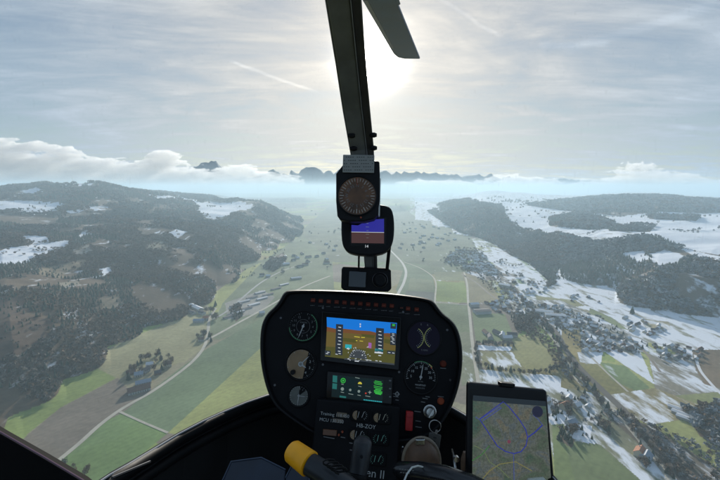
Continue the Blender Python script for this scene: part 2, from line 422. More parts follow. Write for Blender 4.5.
strip('road', [(404,262),(420,268),(432,276),(436,284),(435,300),(436,318)], 5, road_m, 'narrow track between square fields')
strip('road', [(464,272),(467,284),(468,300),(470,318),(472,340),(476,368),(480,392)], 7, road_m, 'long straight track running away between fields')
strip('road', [(436,302),(452,304),(468,305)], 4, asph_m, 'cross track between two green fields')
strip('road', [(461,274),(475,282),(487,292),(500,302)], 7, brown_m, 'brown track slanting across the olive field')
strip('road', [(500,281),(507,286),(515,296),(523,308),(535,320),(547,331),(556,342),(562,356),(572,370),(588,386),(605,401),(624,421),(645,446),(668,476),(690,505)], 9, road_m, 'long road beside the railway running down the valley')
strip('railway_track', [(504,281),(512,285),(521,296),(531,308),(543,320),(556,332),(566,350),(580,368),(600,388),(620,407),(642,430),(665,458),(690,490)], 12, rail_m, 'brown railway bed beside the valley road', 'railway')
strip('road', [(571,362),(574,376),(582,386)], 4, road_m, 'short lane at the edge of the olive field')
strip('road', [(586,352),(604,370),(628,392)], 4, road_m, 'snowy field track below the village')
strip('road', [(630,338),(645,352),(660,372)], 5, brown_m, 'dark lane leaving the village')
strip('road', [(695,355),(700,370),(712,385),(725,398)], 5, mat('snow_track', (.6,.6,.62), .9), 'snow covered lane by the brown field')
# ---------------------------------------------------------------- woods
tree_m = [mat('bare_twigs_brown', (.13,.085,.052), .95, noise=.3, scale=.02), mat('bare_twigs_grey', (.10,.088,.075), .95, noise=.3, scale=.02),
          mat('spruce_green', (.03,.045,.027), .95, noise=.3, scale=.02), mat('frosted_twigs', (.17,.18,.19), .95, noise=.3, scale=.02),
          mat('bark', (.07,.055,.045), .95)]
def t_bare(nf, seed, size=.22):
    """crown of scattered twig clumps in a unit-high tree"""
    g = np.random.default_rng(seed); V = []; Tt = []
    u = g.normal(size=(nf, 3)); u /= np.linalg.norm(u, axis=1)[:, None]; rad = g.random(nf)**.45
    lob = 1+.25*np.sin(3*np.arctan2(u[:, 1], u[:, 0])+seed)
    c = u*rad[:, None]*np.array([.36, .36, .38])*lob[:, None]+np.array([0, 0, .6])
    for i in range(nf):
        a = g.normal(size=3); a /= np.linalg.norm(a); b = np.cross(a, g.normal(size=3)); b /= np.linalg.norm(b); s = size*(.6+.8*g.random())
        k = len(V); V += [c[i]+a*s*.6, c[i]-a*s*.5+b*s*.45, c[i]-a*s*.4-b*s*.5]; Tt.append((k, k+1, k+2))
    return np.array(V), np.array(Tt)
def t_spruce(seed, tiers=4, seg=7):
    g = np.random.default_rng(seed); V = []; Tt = []
    for t in range(tiers):
        z0 = .08+.8*t/tiers; z1 = min(1, z0+.42); r0 = .24*(1-t/tiers)+.04
        top = len(V); V.append((0, 0, z1)); 
        for k in range(seg):
            a = 2*math.pi*(k+.5*(t % 2))/seg; q = r0*(.75+.5*g.random()); V.append((q*math.cos(a), q*math.sin(a), z0+.06*g.random()-.03))
        for k in range(seg): Tt.append((top, top+1+k, top+1+(k+1) % seg))
    return np.array(V), np.array(Tt)
def scatter(name, pts, hts, kinds, fine, label):
    Vs, Fs, Ms, off = [], [], [], 0
    for ki in range(3):
        for var in range(3):
            sel = (kinds % 3 == ki) & (np.arange(len(pts)) % 3 == var)
            if not sel.any(): continue
            V, T = (t_spruce(var+5, 3 if not fine else 4, 6) if ki == 2 else t_bare(30 if fine else 13, var+ki*7, .25 if fine else .42))
            p = pts[sel]; h = hts[sel]; n = len(p); a = rng.random(n)*6.28; ca, sa = np.cos(a), np.sin(a)
            w = h*(.85+.45*rng.random(n))*(1.0 if ki == 2 else 1.15)
            X_ = (V[None, :, 0]*ca[:, None]-V[None, :, 1]*sa[:, None])*w[:, None]+p[:, None, 0]
            Y_ = (V[None, :, 0]*sa[:, None]+V[None, :, 1]*ca[:, None])*w[:, None]+p[:, None, 1]
            Z_ = V[None, :, 2]*h[:, None]+p[:, None, 2]
            Vs.append(np.stack([X_, Y_, Z_], -1).reshape(-1, 3)); Fs.append((T[None]+np.arange(n)[:, None, None]*len(V)).reshape(-1, 3)+off); off += n*len(V)
            Ms.append(np.repeat(np.where(kinds[sel] >= 3, kinds[sel], ki), len(T)))
    me = np_mesh(name, np.concatenate(Vs), np.concatenate(Fs), tree_m[:4], np.concatenate(Ms))
    o = mesh_obj(name, me); o.location = (0, 0, -ALT); tag(o, label, 'wood', kind='stuff'); return o
# jittered cells whose size grows with distance
cells = []
r = 560.0
while r < 6500:
    s = 8.2*max(1, r/1500); n = int(1.72*r/s)
    a = -.86+(np.arange(n)+rng.random(n))*s/r; rr = r+rng.random(n)*s
    cells.append(np.column_stack([rr*np.sin(a), rr*np.cos(a), np.full(n, s/8.2)])); r += s
cells = np.concatenate(cells)
hh = height(cells[:, 0], cells[:, 1])
_, sn, wd = cover(cells[:, 0], cells[:, 1], hh)
px_, py_ = project(cells[:, 0], cells[:, 1], hh-ALT)
thin = fbm(cells[:, 0]/140, cells[:, 1]/140, 4, 31)
keep = wd & (thin > np.where(px_ < 306, .445, .37)) & (px_ > -60) & (px_ < 780)
# scattered trees and hedges in the open country
open_ = (~wd) & (np.abs(fbm(cells[:, 0]/260+5, cells[:, 1]/260, 3, 41)-.5) < np.where((px_ > 285) & (px_ < 480), .0012, .008)) & (np.hypot(cells[:, 0], cells[:, 1]) > 1500) & (hh < 250) & (rng.random(len(cells)) < .7)
vil = inpoly(px_, py_, [(440,262),(455,248),(482,250),(492,265),(506,278),(525,300),(545,306),(600,318),(650,345),(640,356),(585,352),(550,335),(525,322),(505,316),(498,300),(475,276)]) & (rng.random(len(cells)) < .22)
scrub = inpoly(px_, py_, [(600,405),(650,425),(690,440),(725,450),(760,470),(760,520),(700,520),(655,450)]) & (rng.random(len(cells)) < .6)
river = inpoly(px_, py_, [(515,300),(535,322),(552,338),(566,362),(590,392),(570,384),(552,362),(545,345),(520,335),(510,318)]) & (rng.random(len(cells)) < .6) & (thin > .4)
right_sc = inpoly(px_, py_, [(545,392),(590,388),(620,420),(600,440),(575,440),(545,425)]) & (rng.random(len(cells)) < .3)
meadow = (px_ < 306) & (hh > 3) & (~wd) & (sn < .5) & (rng.random(len(cells)) < .22)
keep2 = (meadow | open_ | vil | scrub | river | right_sc) & (px_ > -40) & (px_ < 780)
def kinds_for(m):
    c = cells[m]; con = fbm(c[:, 0]/260, c[:, 1]/260, 4, 51) + .16*rng.random(len(c)); c2 = fbm(c[:, 0]/330+7, c[:, 1]/330, 4, 61)+.2*(rng.random(len(c))-.5)
    k = np.where(con > .68, 2, np.where(c2 < .5, 0, 1))
    fr = (px_[m] > 560) & (rng.random(len(c)) < .6) & (k != 2); k = np.where(fr, 3, k)
    return k
for nm, m, lb in (('forest', keep & (px_ < 306) & (np.hypot(cells[:, 0], cells[:, 1]) < 1700), 'bare winter wood covering the lower hillside at the edge of the green fields'),
                  ('forest', keep & (px_ < 306) & (np.hypot(cells[:, 0], cells[:, 1]) >= 1700), 'dark hazy wood on the upper hills between snowfields'),
                  ('forest', keep & (px_ >= 306), 'frost grey wood on the scarp above the snowy terrace and village'),
                  ('scattered_trees', keep2, 'hedges and scattered trees among the village houses and fields')):
    c = cells[m]
    if len(c) == 0: continue
    hz = hh[m]; h = 8.4*c[:, 2]*(1.05+.75*rng.random(len(c)))
    if nm == 'scattered_trees': h *= .75
    h = h*np.where(px_[m] < 306, .82, .9)
    p = np.column_stack([c[:, 0], c[:, 1], hz-.5])
    scatter(nm, p, h, kinds_for(m), 'lower' in lb or nm == 'scattered_trees', lb)
    print(nm, len(c))

# ---------------------------------------------------------------- single trees that can be told apart
def tree_data(seed, kind):
    g = np.random.default_rng(seed)
    if kind == 2: V, T = t_spruce(seed, 7, 11)
    else: V, T = t_bare(230, seed, .105)
    cr = np_mesh('crown', V, T, [tree_m[kind]])
    mb = MB(); mb.tube([(0,0,0),(.01,0,.25),(0,.01,.5),(0,0,.8)], [.03,.024,.016,.004], 6)
    if kind != 2:
        for k in range(6):
            a = k*1.05+seed; z = .25+.06*k; mb.tube([(0,0,z),(.12*math.cos(a),.12*math.sin(a),z+.12),(.26*math.cos(a),.26*math.sin(a),z+.24)], [.013,.009,.003], 4)
    me = bpy.data.meshes.new('trunk'); me.from_pydata(mb.v, [], mb.f); me.materials.append(tree_m[4])
    return cr, me
TD = {k: [tree_data(s+k*10, k) for s in range(3)] for k in (0, 1, 2, 3)}
n_tree = 0
def tree(px, py, h, kind, label, group):
    global n_tree
    x, y = Gp(px, py); z = float(height(np.array([x]), np.array([y]))[0])-ALT
    t = empty('spruce_tree' if kind == 2 else 'bare_tree', (x, y, z-.3)); t.scale = (h, h, h); t.rotation_euler.z = random.random()*6.28
    tag(t, label, 'tree', group); cr, tr = random.choice(TD[kind])
    mesh_obj('crown', cr, t); mesh_obj('trunk', tr, t); n_tree += 1
def along(pts, n, jit, h, label, group, kinds=(0, 1, 0, 2)):
    L_ = [0]; w = [Gp(*p) for p in pts]
    for a, b in zip(w, w[1:]): L_.append(L_[-1]+math.dist(a, b))
    for i in range(n):
        s = (i+.2+.6*random.random())/n*L_[-1]; x = np.interp(s, L_, [q[0] for q in w])+random.gauss(0, jit); y = np.interp(s, L_, [q[1] for q in w])+random.gauss(0, jit)
        px, py = project(np.array(x), np.array(y), -ALT)
        tree(float(px), float(py), h*random.uniform(.7, 1.3), random.choice(kinds), label, group)
def around(poly, n, h, label, group, kinds=(0, 1, 0, 2)):
    xs = [p[0] for p in poly]; ys = [p[1] for p in poly]; k = 0
    while k < n:
        x, y = random.uniform(min(xs), max(xs)), random.uniform(min(ys), max(ys))
        if inpoly(np.array([x]), np.array([y]), poly)[0]: tree(x, y, h*random.uniform(.7, 1.3), random.choice(kinds), label, group); k += 1
around([(122,372),(135,362),(165,352),(178,358),(176,366),(150,378),(132,385)], 26, 13, 'dark tree in the cluster round the farm by the curving lane', 'trees around the hillside farm')
around([(197,338),(204,330),(216,334),(214,342),(208,343)], 7, 12, 'tree by the two cottages at the lane junction', 'trees at the lane junction')
around([(203,312),(218,303),(222,318),(210,322)], 9, 14, 'tree screening the long white roofed works', 'trees beside the works')
around([(62,462),(90,465),(88,478),(66,474)], 5, 9, 'bare bush on the field edge just above the door sill', 'bushes above the door sill')
along([(476,343),(476,355),(478,369)], 12, 1.5, 10, 'tree in the hedge beside the long straight track', 'hedge beside the straight track')
along([(477,344),(495,345),(514,346)], 18, 1.5, 10, 'tree in the hedge behind the snow strip', 'hedge behind the snow strip')
along([(479,367),(500,371),(525,374),(552,372),(570,360)], 36, 2, 11, 'tree in the long hedge above the streaky snow field', 'long hedge above the streaky snow field')
along([(521,300),(534,315),(548,330),(560,345),(566,362),(580,380),(600,402),(622,424)], 60, 6, 13, 'tree in the dark belt between the road and the fields', 'tree belt beside the railway')
around([(622,424),(640,446),(668,480),(690,480),(668,446),(640,424)], 26, 10, 'bare tree on the bank below the railway', 'trees on the lower railway bank')
tree(632, 314, 24, 2, 'large dark conical tree standing alone above the snowy village', None)
around([(560,425),(576,428),(580,436),(564,440)], 7, 11, 'dark tree beside the small snowy patch', 'trees beside the small snowy patch')
around([(596,418),(612,428),(622,442),(606,438)], 8, 10, 'small tree in the rough ground before the railway', 'trees in the rough ground')
around([(632,452),(650,458),(648,470),(634,468)], 6, 9, 'tree close to the orange roofed house', 'trees by the orange roofed house')
around([(545,400),(578,402),(575,420),(548,418)], 12, 11, 'tree among the houses just beyond the tablet', 'trees just beyond the tablet')
around([(650,346),(700,352),(700,362),(655,360)], 14, 9, 'garden tree in the upper snowy hamlet', 'garden trees of the snowy hamlet')
print('single trees', n_tree)

# ---------------------------------------------------------------- houses
wall_ms = [mat('render_white', (.36,.35,.32), .9), mat('render_cream', (.5,.44,.33), .9), mat('timber_wall', (.16,.10,.065), .9), mat('render_grey', (.4,.4,.4), .9)]
roof_ms = [mat('roof_snow', (.5,.515,.55), .8), mat('roof_brown_tile', (.14,.08,.06), .9, noise=.2, scale=.5), mat('roof_dark', (.075,.07,.075), .8, noise=.2, scale=.5), mat('roof_orange_tile', (.32,.14,.075), .9, noise=.15, scale=.5), mat('roof_blue_grey', (.2,.24,.3), .6)]
glass_dark = mat('window_dark', (.03,.035,.04), .2)
HT = {}
def house_meshes(L_, W_, Hw, pitch, wm, rm, flat=False):
    key = (L_, W_, Hw, pitch, wm, rm, flat)
    if key in HT: return HT[key]
    rh = W_/2*pitch
    w = MB(); hx, hy = L_/2, W_/2
    v = [(-hx,-hy,0),(hx,-hy,0),(hx,hy,0),(-hx,hy,0),(-hx,-hy,Hw),(hx,-hy,Hw),(hx,hy,Hw),(-hx,hy,Hw),(-hx,0,Hw+rh),(hx,0,Hw+rh)]
    w.add(v, [(0,1,5,4),(2,3,7,6),(1,2,6,9,5),(3,0,4,8,7),(4,5,9,8),(6,7,8,9)])
    wme = bpy.data.meshes.new('wall'); wme.from_pydata(w.v, [], w.f); wme.materials.append(wall_ms[wm])
    r = MB(); o = .7; th = .35
    for s in (-1, 1):
        e0 = Vector((-hx-o, s*(hy+o), Hw-o*pitch+.05)); e1 = Vector((hx+o, s*(hy+o), Hw-o*pitch+.05)); c0 = Vector((-hx-o, 0, Hw+rh+.05)); c1 = Vector((hx+o, 0, Hw+rh+.05))
        r.prism([e0, e1, c1, c0], (0, 0, th))
    rme = bpy.data.meshes.new('roof'); rme.from_pydata(r.v, [], r.f); rme.materials.append(roof_ms[rm])
    c = MB(); c.box((hx*.4, hy*.3, Hw+rh*.9+.6), .9, .9, 1.8); cme = bpy.data.meshes.new('chimney'); cme.from_pydata(c.v, [], c.f); cme.materials.append(wall_ms[3])
    g = MB(); g.box((0, 0, 0), 1.3, .12, 1.4); gme = bpy.data.meshes.new('window'); gme.from_pydata(g.v, [], g.f); gme.materials.append(glass_dark)
    HT[key] = (wme, rme, cme, gme); return HT[key]
n_house = 0; PLACED = []
def house(px, py, dim, wm, rm, rot, label, group=None, name='house', cat='house', full=False, chim=True, pitch=.8):
    global n_house
    x, y = Gp(px, py); z = float(height(np.array([x]), np.array([y]))[0])-ALT
    PLACED.append((x, y)); wme, rme, cme, gme = house_meshes(*dim, pitch, wm, rm)
    t = empty(name, (x, y, z-.2)); t.rotation_euler.z = rot; tag(t, label, cat, group)
    mesh_obj('wall', wme, t); rf = mesh_obj('roof', rme, t)
    if chim and full: mesh_obj('chimney', cme, rf)
    if full:
        L_, W_, Hw = dim
        for s in (-1, 1):
            k = int(L_//4)
            for i in range(k):
                for zz in ((1.7,) if Hw < 5 else (1.7, 4.4)):
                    g = mesh_obj('window', gme, t); g.location = ((i-(k-1)/2)*3.6, s*(W_/2+.02), zz)
    n_house += 1; return t
# the farm by the lane, the works and the buildings one can single out
house(139, 391, (34, 17, 5), 0, 1, .62, 'long farm barn with red brown roof nearest the curving lane', name='barn', cat='barn', full=True, chim=False, pitch=.6)
house(143.5, 384, (24, 14, 5), 0, 4, .55, 'white walled barn with pale blue roof behind the long barn', name='barn', cat='barn', full=True, chim=False, pitch=.5)
house(168, 366, (13, 11, 6), 1, 1, .5, 'cream farmhouse at the far end of the farm cluster', full=True)
house(150, 366, (12, 9, 5), 0, 0, .2, 'small white cottage among the dark farm trees', full=True)
house(131, 374, (13, 10, 5), 2, 1, .9, 'brown timber shed at the outer edge of the farm trees', name='shed', cat='shed', full=True, chim=False)
house(139, 376, (14, 10, 5), 0, 4, .4, 'pale roofed farm building in the middle of the tree cluster', full=True)
house(146, 372, (12, 10, 6), 3, 2, 1.2, 'grey farm cottage behind the barns', full=True)
house(158, 374, (11, 9, 4), 2, 2, .5, 'low dark shed between the farm trees and the lane', name='shed', cat='shed', chim=False)
house(201.5, 341, (12, 9, 6), 0, 1, .3, 'white cottage at the lane junction', full=True)
house(204, 334, (10, 9, 5), 1, 2, .9, 'cream cottage just above the lane junction', full=True)
house(196, 309, (66, 16, 7), 0, 0, -.75, 'very long white roofed works hall below the wooded hill', name='works_hall', cat='building', chim=False, pitch=.35)
house(206, 320, (14, 12, 7), 0, 3, .2, 'white house with orange roof beside the works', full=True)
house(199, 322, (26, 14, 6), 3, 4, .1, 'blue grey roofed shed before the works hall', name='shed', cat='shed', chim=False, pitch=.4)
house(192, 314, (24, 12, 6), 0, 2, -.6, 'dark roofed workshop under the wood edge', name='workshop', cat='building', chim=False, pitch=.4)
house(202, 314, (20, 12, 6), 3, 2, -.6, 'dark roofed workshop between the works hall and the trees', name='workshop', cat='building', chim=False, pitch=.4)
house(262, 314, (14, 9, 5), 0, 0, .4, 'tiny white house by the straight valley road')
for i, (x, y) in enumerate([(230,317),(238,313),(246,309),(254,305),(236,306),(244,302),(252,298),(262,299),(268,295),(260,293),(276,289),(284,285)]):
    house(x, y, (38, 10, 3.5), 3, (2, 4, 2, 0)[i % 4], .86, 'low grey shed in the rows of the works yard', 'low sheds of the works yard', name='shed', cat='shed', chim=False, pitch=.25)
house(268, 277, (16, 11, 6), 0, 0, .5, 'bright white farmhouse at the wood tip in the valley')
house(262, 276, (18, 12, 6), 3, 2, .4, 'dark roofed farmhouse at the wood tip in the valley')
house(296, 279, (40, 18, 6), 0, 0, .5, 'pale flat hall at the valley road behind the panel', name='hall', cat='building', chim=False, pitch=.3)
house(474, 306.5, (26, 16, 9), 0, 0, .2, 'bright white hall beside the straight track', name='hall', cat='building', chim=False, pitch=.4)
house(482, 313, (44, 24, 8), 3, 2, .15, 'large dark roofed warehouse beside the straight track', name='warehouse', cat='building', chim=False, pitch=.2)
house(505, 287, (40, 22, 9), 0, 0, -.8, 'bright white hall at the head of the village road', name='hall', cat='building', chim=False, pitch=.3)
house(541, 313, (60, 20, 7), 0, 0, -.3, 'long snow roofed factory by the village railway', name='factory', cat='building', chim=False, pitch=.25)
house(555, 317, (50, 20, 7), 0, 0, -.3, 'second snow roofed factory behind the village railway', name='factory', cat='building', chim=False, pitch=.25)
house(565, 408, (15, 12, 6), 1, 3, .5, 'house with orange roof just beyond the tablet', full=True)
house(577, 407, (12, 9, 5), 0, 0, .4, 'small snow roofed house beyond the orange roofed one', full=True)
house(571, 424, (16, 10, 4), 3, 4, .4, 'blue roofed shed at the snowy patch beyond the tablet', name='shed', cat='shed', chim=False)
house(640, 455, (15, 12, 6), 1, 3, .75, 'orange roofed house close to the lower railway', full=True)
house(646, 459, (15, 12, 5), 0, 4, .75, 'pale blue roofed barn touching the orange roofed house', name='barn', cat='barn', full=True, chim=False)
for i, (x, y, l) in enumerate([(680,411,'first'),(684,416,'second'),(689,421,'third'),(694,416,'fourth')]):
    house(x, y, (30, 9, 4), 0, 0, -.9, '%s snow roofed long shed beside the dark wood' % l, name='shed', cat='shed', chim=False, pitch=.3)
for (x, y) in [(502,336),(507,339),(490,338),(497,334),(512,336),(486,334)]:
    house(x, y, (22, 11, 5), random.choice([0, 3, 2]), random.choice([0, 1, 2]), random.random()*3, 'farm building of the hamlet above the snow strip', 'farm buildings above the snow strip')
def village(poly, n, label, group, snowy=.55, mind=11.5, size=1.):
    xs = [p[0] for p in poly]; ys = [p[1] for p in poly]; k = t = 0
    while k < n and t < n*60:
        t += 1; x, y = random.uniform(min(xs), max(xs)), random.uniform(min(ys), max(ys))
        if not inpoly(np.array([x]), np.array([y]), poly)[0]: continue
        g = Gp(x, y)
        if any(abs(g[0]-q[0]) < mind and abs(g[1]-q[1]) < mind and math.dist(g, q) < mind for q in PLACED): continue
        hx_, hy_ = g; hz_ = float(height(np.array([hx_]), np.array([hy_]))[0])
        if hz_ > 15: continue
        d = random.choice([(12, 10, 5.5), (14, 11, 5.5), (11, 9, 5), (18, 11, 6), (10, 10, 5.5), (24, 12, 8)]); d = tuple(q*size*.68 for q in d)
        rm = 0 if random.random() < snowy else random.choice([1, 2, 2, 2, 4, 1])
        house(x, y, d, random.choice([0, 0, 1, 3, 2]), rm, random.choice([.55, .6, .7, 2.15, .5])+random.gauss(0, .12), label, group); k += 1
village([(503,284),(512,286),(524,300),(534,310),(520,316),(500,312),(497,300)], 34, 'small house in the old quarter beside the village road', 'houses of the old quarter', .45)
village([(545,318),(562,306),(588,318),(600,330),(625,335),(646,350),(620,352),(585,352),(578,335),(558,327)], 84, 'house in the dense village quarter below the green field', 'houses of the dense village quarter', .5)
village([(620,318),(645,320),(668,330),(650,336),(625,330)], 20, 'house below the lone conical tree', 'houses below the conical tree', .6)
village([(510,279),(530,279),(546,290),(542,297),(520,294)], 20, 'house at the foot of the snowy slope', 'houses at the foot of the snowy slope', .5, 17)
village([(520,296),(540,305),(560,308),(540,312),(528,306)], 14, 'house between the railway and the factories', 'houses beside the factories', .5)
village([(650,345),(700,348),(705,360),(665,360)], 20, 'house of the upper snowy hamlet', 'houses of the upper hamlet', .6)
village([(545,395),(590,398),(590,412),(545,412)], 6, 'low house behind the tablet corner', 'houses behind the tablet corner', .7)
village([(566,293),(600,298),(604,303),(572,302)], 6, 'farm on the snowy terrace under the scarp', 'farms on the snowy terrace', .6)
village([(486,302),(498,302),(500,313),(486,311)], 8, 'house behind the white hall by the track', 'houses behind the white hall', .5)
print('houses', n_house)
# the far villages read as one mass each
def far_village(poly, n, label, sz=15.):
    vs, fs, ms = [], [], []; xs = [p[0] for p in poly]; ys = [p[1] for p in poly]; k = 0
    while k < n:
        x, y = random.uniform(min(xs), max(xs)), random.uniform(min(ys), max(ys))
        if not inpoly(np.array([x]), np.array([y]), poly)[0]: continue
        k += 1; gx, gy = Gp(x, y); gz = float(height(np.array([gx]), np.array([gy]))[0]); a = random.choice([.5, 2.1])+random.gauss(0, .2); L_, W_, Hw = sz*random.uniform(.7, 1.5)/2, sz*.38, 6.; rh = 4.5
        b = len(vs); q = [(-L_,-W_,0),(L_,-W_,0),(L_,W_,0),(-L_,W_,0),(-L_,-W_,Hw),(L_,-W_,Hw),(L_,W_,Hw),(-L_,W_,Hw),(-L_,0,Hw+rh),(L_,0,Hw+rh)]
        vs += [(gx+u*math.cos(a)-v*math.sin(a), gy+u*math.sin(a)+v*math.cos(a), gz+w) for u, v, w in q]
        fs += [[b+i for i in f_] for f_ in ((0,1,5,4),(2,3,7,6),(1,2,6,9,5),(3,0,4,8,7),(5,4,8,9),(7,6,9,8))]; rm = random.choice([1, 1, 2, 3]); ms += [0, 0, 0, 0, rm, rm]
    me = bpy.data.meshes.new('far_houses'); me.from_pydata(vs, [], fs)
    for m in (wall_ms[0], roof_ms[0], roof_ms[2], roof_ms[1]): me.materials.append(m)
    me.polygons.foreach_set('material_index', ms); o = mesh_obj('far_village', me); o.location = (0, 0, -ALT); tag(o, label, 'village', kind='stuff')
far_village([(444,262),(455,250),(480,252),(492,266),(500,277),(478,272)], 150, 'far village of tiny houses beyond the olive fields')
far_village([(395,232),(430,222),(455,232),(462,240),(425,250),(400,250)], 34, 'hazy houses spread over the far valley floor', 20)
far_village([(265,262),(300,244),(335,236),(338,262),(300,272)], 20, 'hazy farmsteads beyond the works yard', 20)
far_village([(610,217),(700,217),(704,221),(620,221)], 0, 'x') if 0 else None
# white van on the lane by the farm
vx, vy = Gp(148, 390.5); van = tag(empty('van', (vx, vy, -ALT+.36)), 'small white van on the lane beside the farm', 'van'); van.rotation_euler.z = .8
van_w = mat('van_white', (.8,.8,.8), .4); blackm = mat('rubber', (.02,.02,.02), .8)
b = MB(); b.prism([(-2.5,-.95,.35),(2.3,-.95,.35),(2.5,-.95,.7),(2.4,-.95,1.1),(1.7,-.95,1.25),(1.1,-.95,2.1),(-2.5,-.95,2.2)], (0,1.9,0)); b.build('body', van_w, van, org=(0,0,0))
b = MB(); b.prism([(1.62,-.97,1.3),(1.1,-.97,1.95),(.3,-.97,1.95),(.3,-.97,1.3)], (0,1.94,0)); b.build('side_window', glass_dark, van, org=(0,0,0))
for sx in (-1.6, 1.5):
    for sy in (-.95, .95): w_ = MB(); w_.tube([(sx,sy-.12,.36),(sx,sy+.12,.36)], .36, 12); w_.build('wheel', blackm, van, org=(0,0,0))
HAZE_D = 1.4e-4
# ---------------------------------------------------------------- sky, sun, air
SUNV = Vector(ray(371, 58)).normalized()
SEL = math.asin(SUNV.z); SAZ = math.atan2(SUNV.x, SUNV.y)
W = bpy.data.worlds.new('World'); SC.world = W; W.use_nodes = True; nt = W.node_tree; N = nt.nodes; L = nt.links; N.clear()
out = N.new('ShaderNodeOutputWorld')
sky = N.new('ShaderNodeTexSky'); sky.sky_type = 'NISHITA'; sky.sun_disc = False; sky.sun_elevation = SEL; sky.sun_rotation = SAZ; sky.altitude = 900; sky.air_density = 1.2; sky.dust_density = .6; sky.ozone_density = 2
b1 = N.new('ShaderNodeBackground'); b1.inputs['Strength'].default_value = .085; L.new(sky.outputs[0], b1.inputs['Color'])
tc = N.new('ShaderNodeTexCoord'); dirv = tc.outputs['Generated']
def math_(op, a, b=None, c=None):
    n = N.new('ShaderNodeMath'); n.operation = op
    for i, v in enumerate((a, b, c)):
        if v is None: continue
        if isinstance(v, (int, float)): n.inputs[i].default_value = v
        else: L.new(v, n.inputs[i])
    return n.outputs[0]
dot = N.new('ShaderNodeVectorMath'); dot.operation = 'DOT_PRODUCT'; L.new(dirv, dot.inputs[0]); dot.inputs[1].default_value = tuple(SUNV)
d0 = math_('MAXIMUM', dot.outputs['Value'], 0.0)
def lobe(p, k): return math_('MULTIPLY', math_('POWER', d0, p), k)
sx = N.new('ShaderNodeSeparateXYZ'); L.new(dirv, sx.inputs[0])
# thin high cloud: streaks on a plane overhead
zz = math_('ADD', math_('MAXIMUM', sx.outputs['Z'], 0.0), .085)
cx = N.new('ShaderNodeCombineXYZ'); L.new(math_('DIVIDE', sx.outputs['X'], zz), cx.inputs[0]); L.new(math_('DIVIDE', sx.outputs['Y'], zz), cx.inputs[1])
mp = N.new('ShaderNodeMapping'); mp.inputs['Scale'].default_value = (.6, .95, 1); mp.inputs['Rotation'].default_value = (0, 0, -.5); L.new(cx.outputs[0], mp.inputs['Vector'])
nA = N.new('ShaderNodeTexNoise'); nA.inputs['Scale'].default_value = 1.3; nA.inputs['Detail'].default_value = 9; nA.inputs['Roughness'].default_value = .58; nA.inputs['Distortion'].default_value = 1.6; L.new(mp.outputs[0], nA.inputs['Vector'])
mpB = N.new('ShaderNodeMapping'); mpB.inputs['Scale'].default_value = (.38, 1.2, 1); mpB.inputs['Rotation'].default_value = (0, 0, .35); L.new(cx.outputs[0], mpB.inputs['Vector'])
nB = N.new('ShaderNodeTexNoise'); nB.inputs['Scale'].default_value = 2.6; nB.inputs['Detail'].default_value = 8; nB.inputs['Roughness'].default_value = .7; nB.inputs['Distortion'].default_value = .5; L.new(mpB.outputs[0], nB.inputs['Vector'])
cl = math_('ADD', math_('MULTIPLY', nA.outputs['Fac'], .55), math_('MULTIPLY', nB.outputs['Fac'], .45))
mk = N.new('ShaderNodeMapRange'); mk.interpolation_type = 'SMOOTHSTEP'; mk.inputs['From Min'].default_value = .34; mk.inputs['From Max'].default_value = .62; mk.inputs['To Min'].default_value = .50; mk.inputs['To Max'].default_value = .97; L.new(cl, mk.inputs['Value'])
# cloud sheet thickens towards the horizon
hz = math_('POWER', math_('SUBTRACT', 1.0, math_('MAXIMUM', sx.outputs['Z'], 0.0)), 4.0)
mask = math_('MINIMUM', math_('ADD', mk.outputs[0], math_('MULTIPLY', hz, .12)), 1.0)
shade = N.new('ShaderNodeMapRange'); shade.inputs['From Min'].default_value = .35; shade.inputs['From Max'].default_value = .65; shade.inputs['To Min'].default_value = .70; shade.inputs['To Max'].default_value = 1.30; L.new(cl, shade.inputs['Value'])
glow = math_('ADD', math_('ADD', lobe(5, .17), lobe(40, .10)), math_('ADD', lobe(300, .35), lobe(1000, 10.0)))
def trail(a, b_, w, k):
    d1, d2 = Vector(ray(*a)).normalized(), Vector(ray(*b_)).normalized(); nn_ = d1.cross(d2).normalized(); md = (d1+d2).normalized()
    q1 = N.new('ShaderNodeVectorMath'); q1.operation = 'DOT_PRODUCT'; L.new(wob.outputs[0], q1.inputs[0]); q1.inputs[1].default_value = tuple(nn_)
    q2 = N.new('ShaderNodeVectorMath'); q2.operation = 'DOT_PRODUCT'; L.new(dirv, q2.inputs[0]); q2.inputs[1].default_value = tuple(md)
    e1 = N.new('ShaderNodeMapRange'); e1.interpolation_type = 'SMOOTHSTEP'; e1.inputs['From Min'].default_value = w; e1.inputs['From Max'].default_value = w*.15; L.new(math_('ABSOLUTE', q1.outputs['Value']), e1.inputs['Value'])
    c0 = d1.dot(md); e2 = N.new('ShaderNodeMapRange'); e2.interpolation_type = 'SMOOTHSTEP'; e2.inputs['From Min'].default_value = c0; e2.inputs['From Max'].default_value = c0+(1-c0)*.4; L.new(q2.outputs['Value'], e2.inputs['Value'])
    br_n = math_('MULTIPLY_ADD', nB.outputs['Fac'], 2.2, -.35)
    return math_('MULTIPLY', math_('MULTIPLY', math_('MULTIPLY', e1.outputs[0], e2.outputs[0]), k), br_n)
wn = N.new('ShaderNodeTexNoise'); wn.inputs['Scale'].default_value = 14; wn.inputs['Detail'].default_value = 4; L.new(dirv, wn.inputs['Vector'])
wob = N.new('ShaderNodeVectorMath'); wob.operation = 'MULTIPLY_ADD'; wob.inputs[1].default_value = (.014, .014, .014); L.new(wn.outputs['Color'], wob.inputs[0])
wc = N.new('ShaderNodeVectorMath'); wc.operation = 'SUBTRACT'; wc.inputs[1].default_value = (.007, .007, .007); L.new(dirv, wc.inputs[0]); L.new(wc.outputs[0], wob.inputs[2])
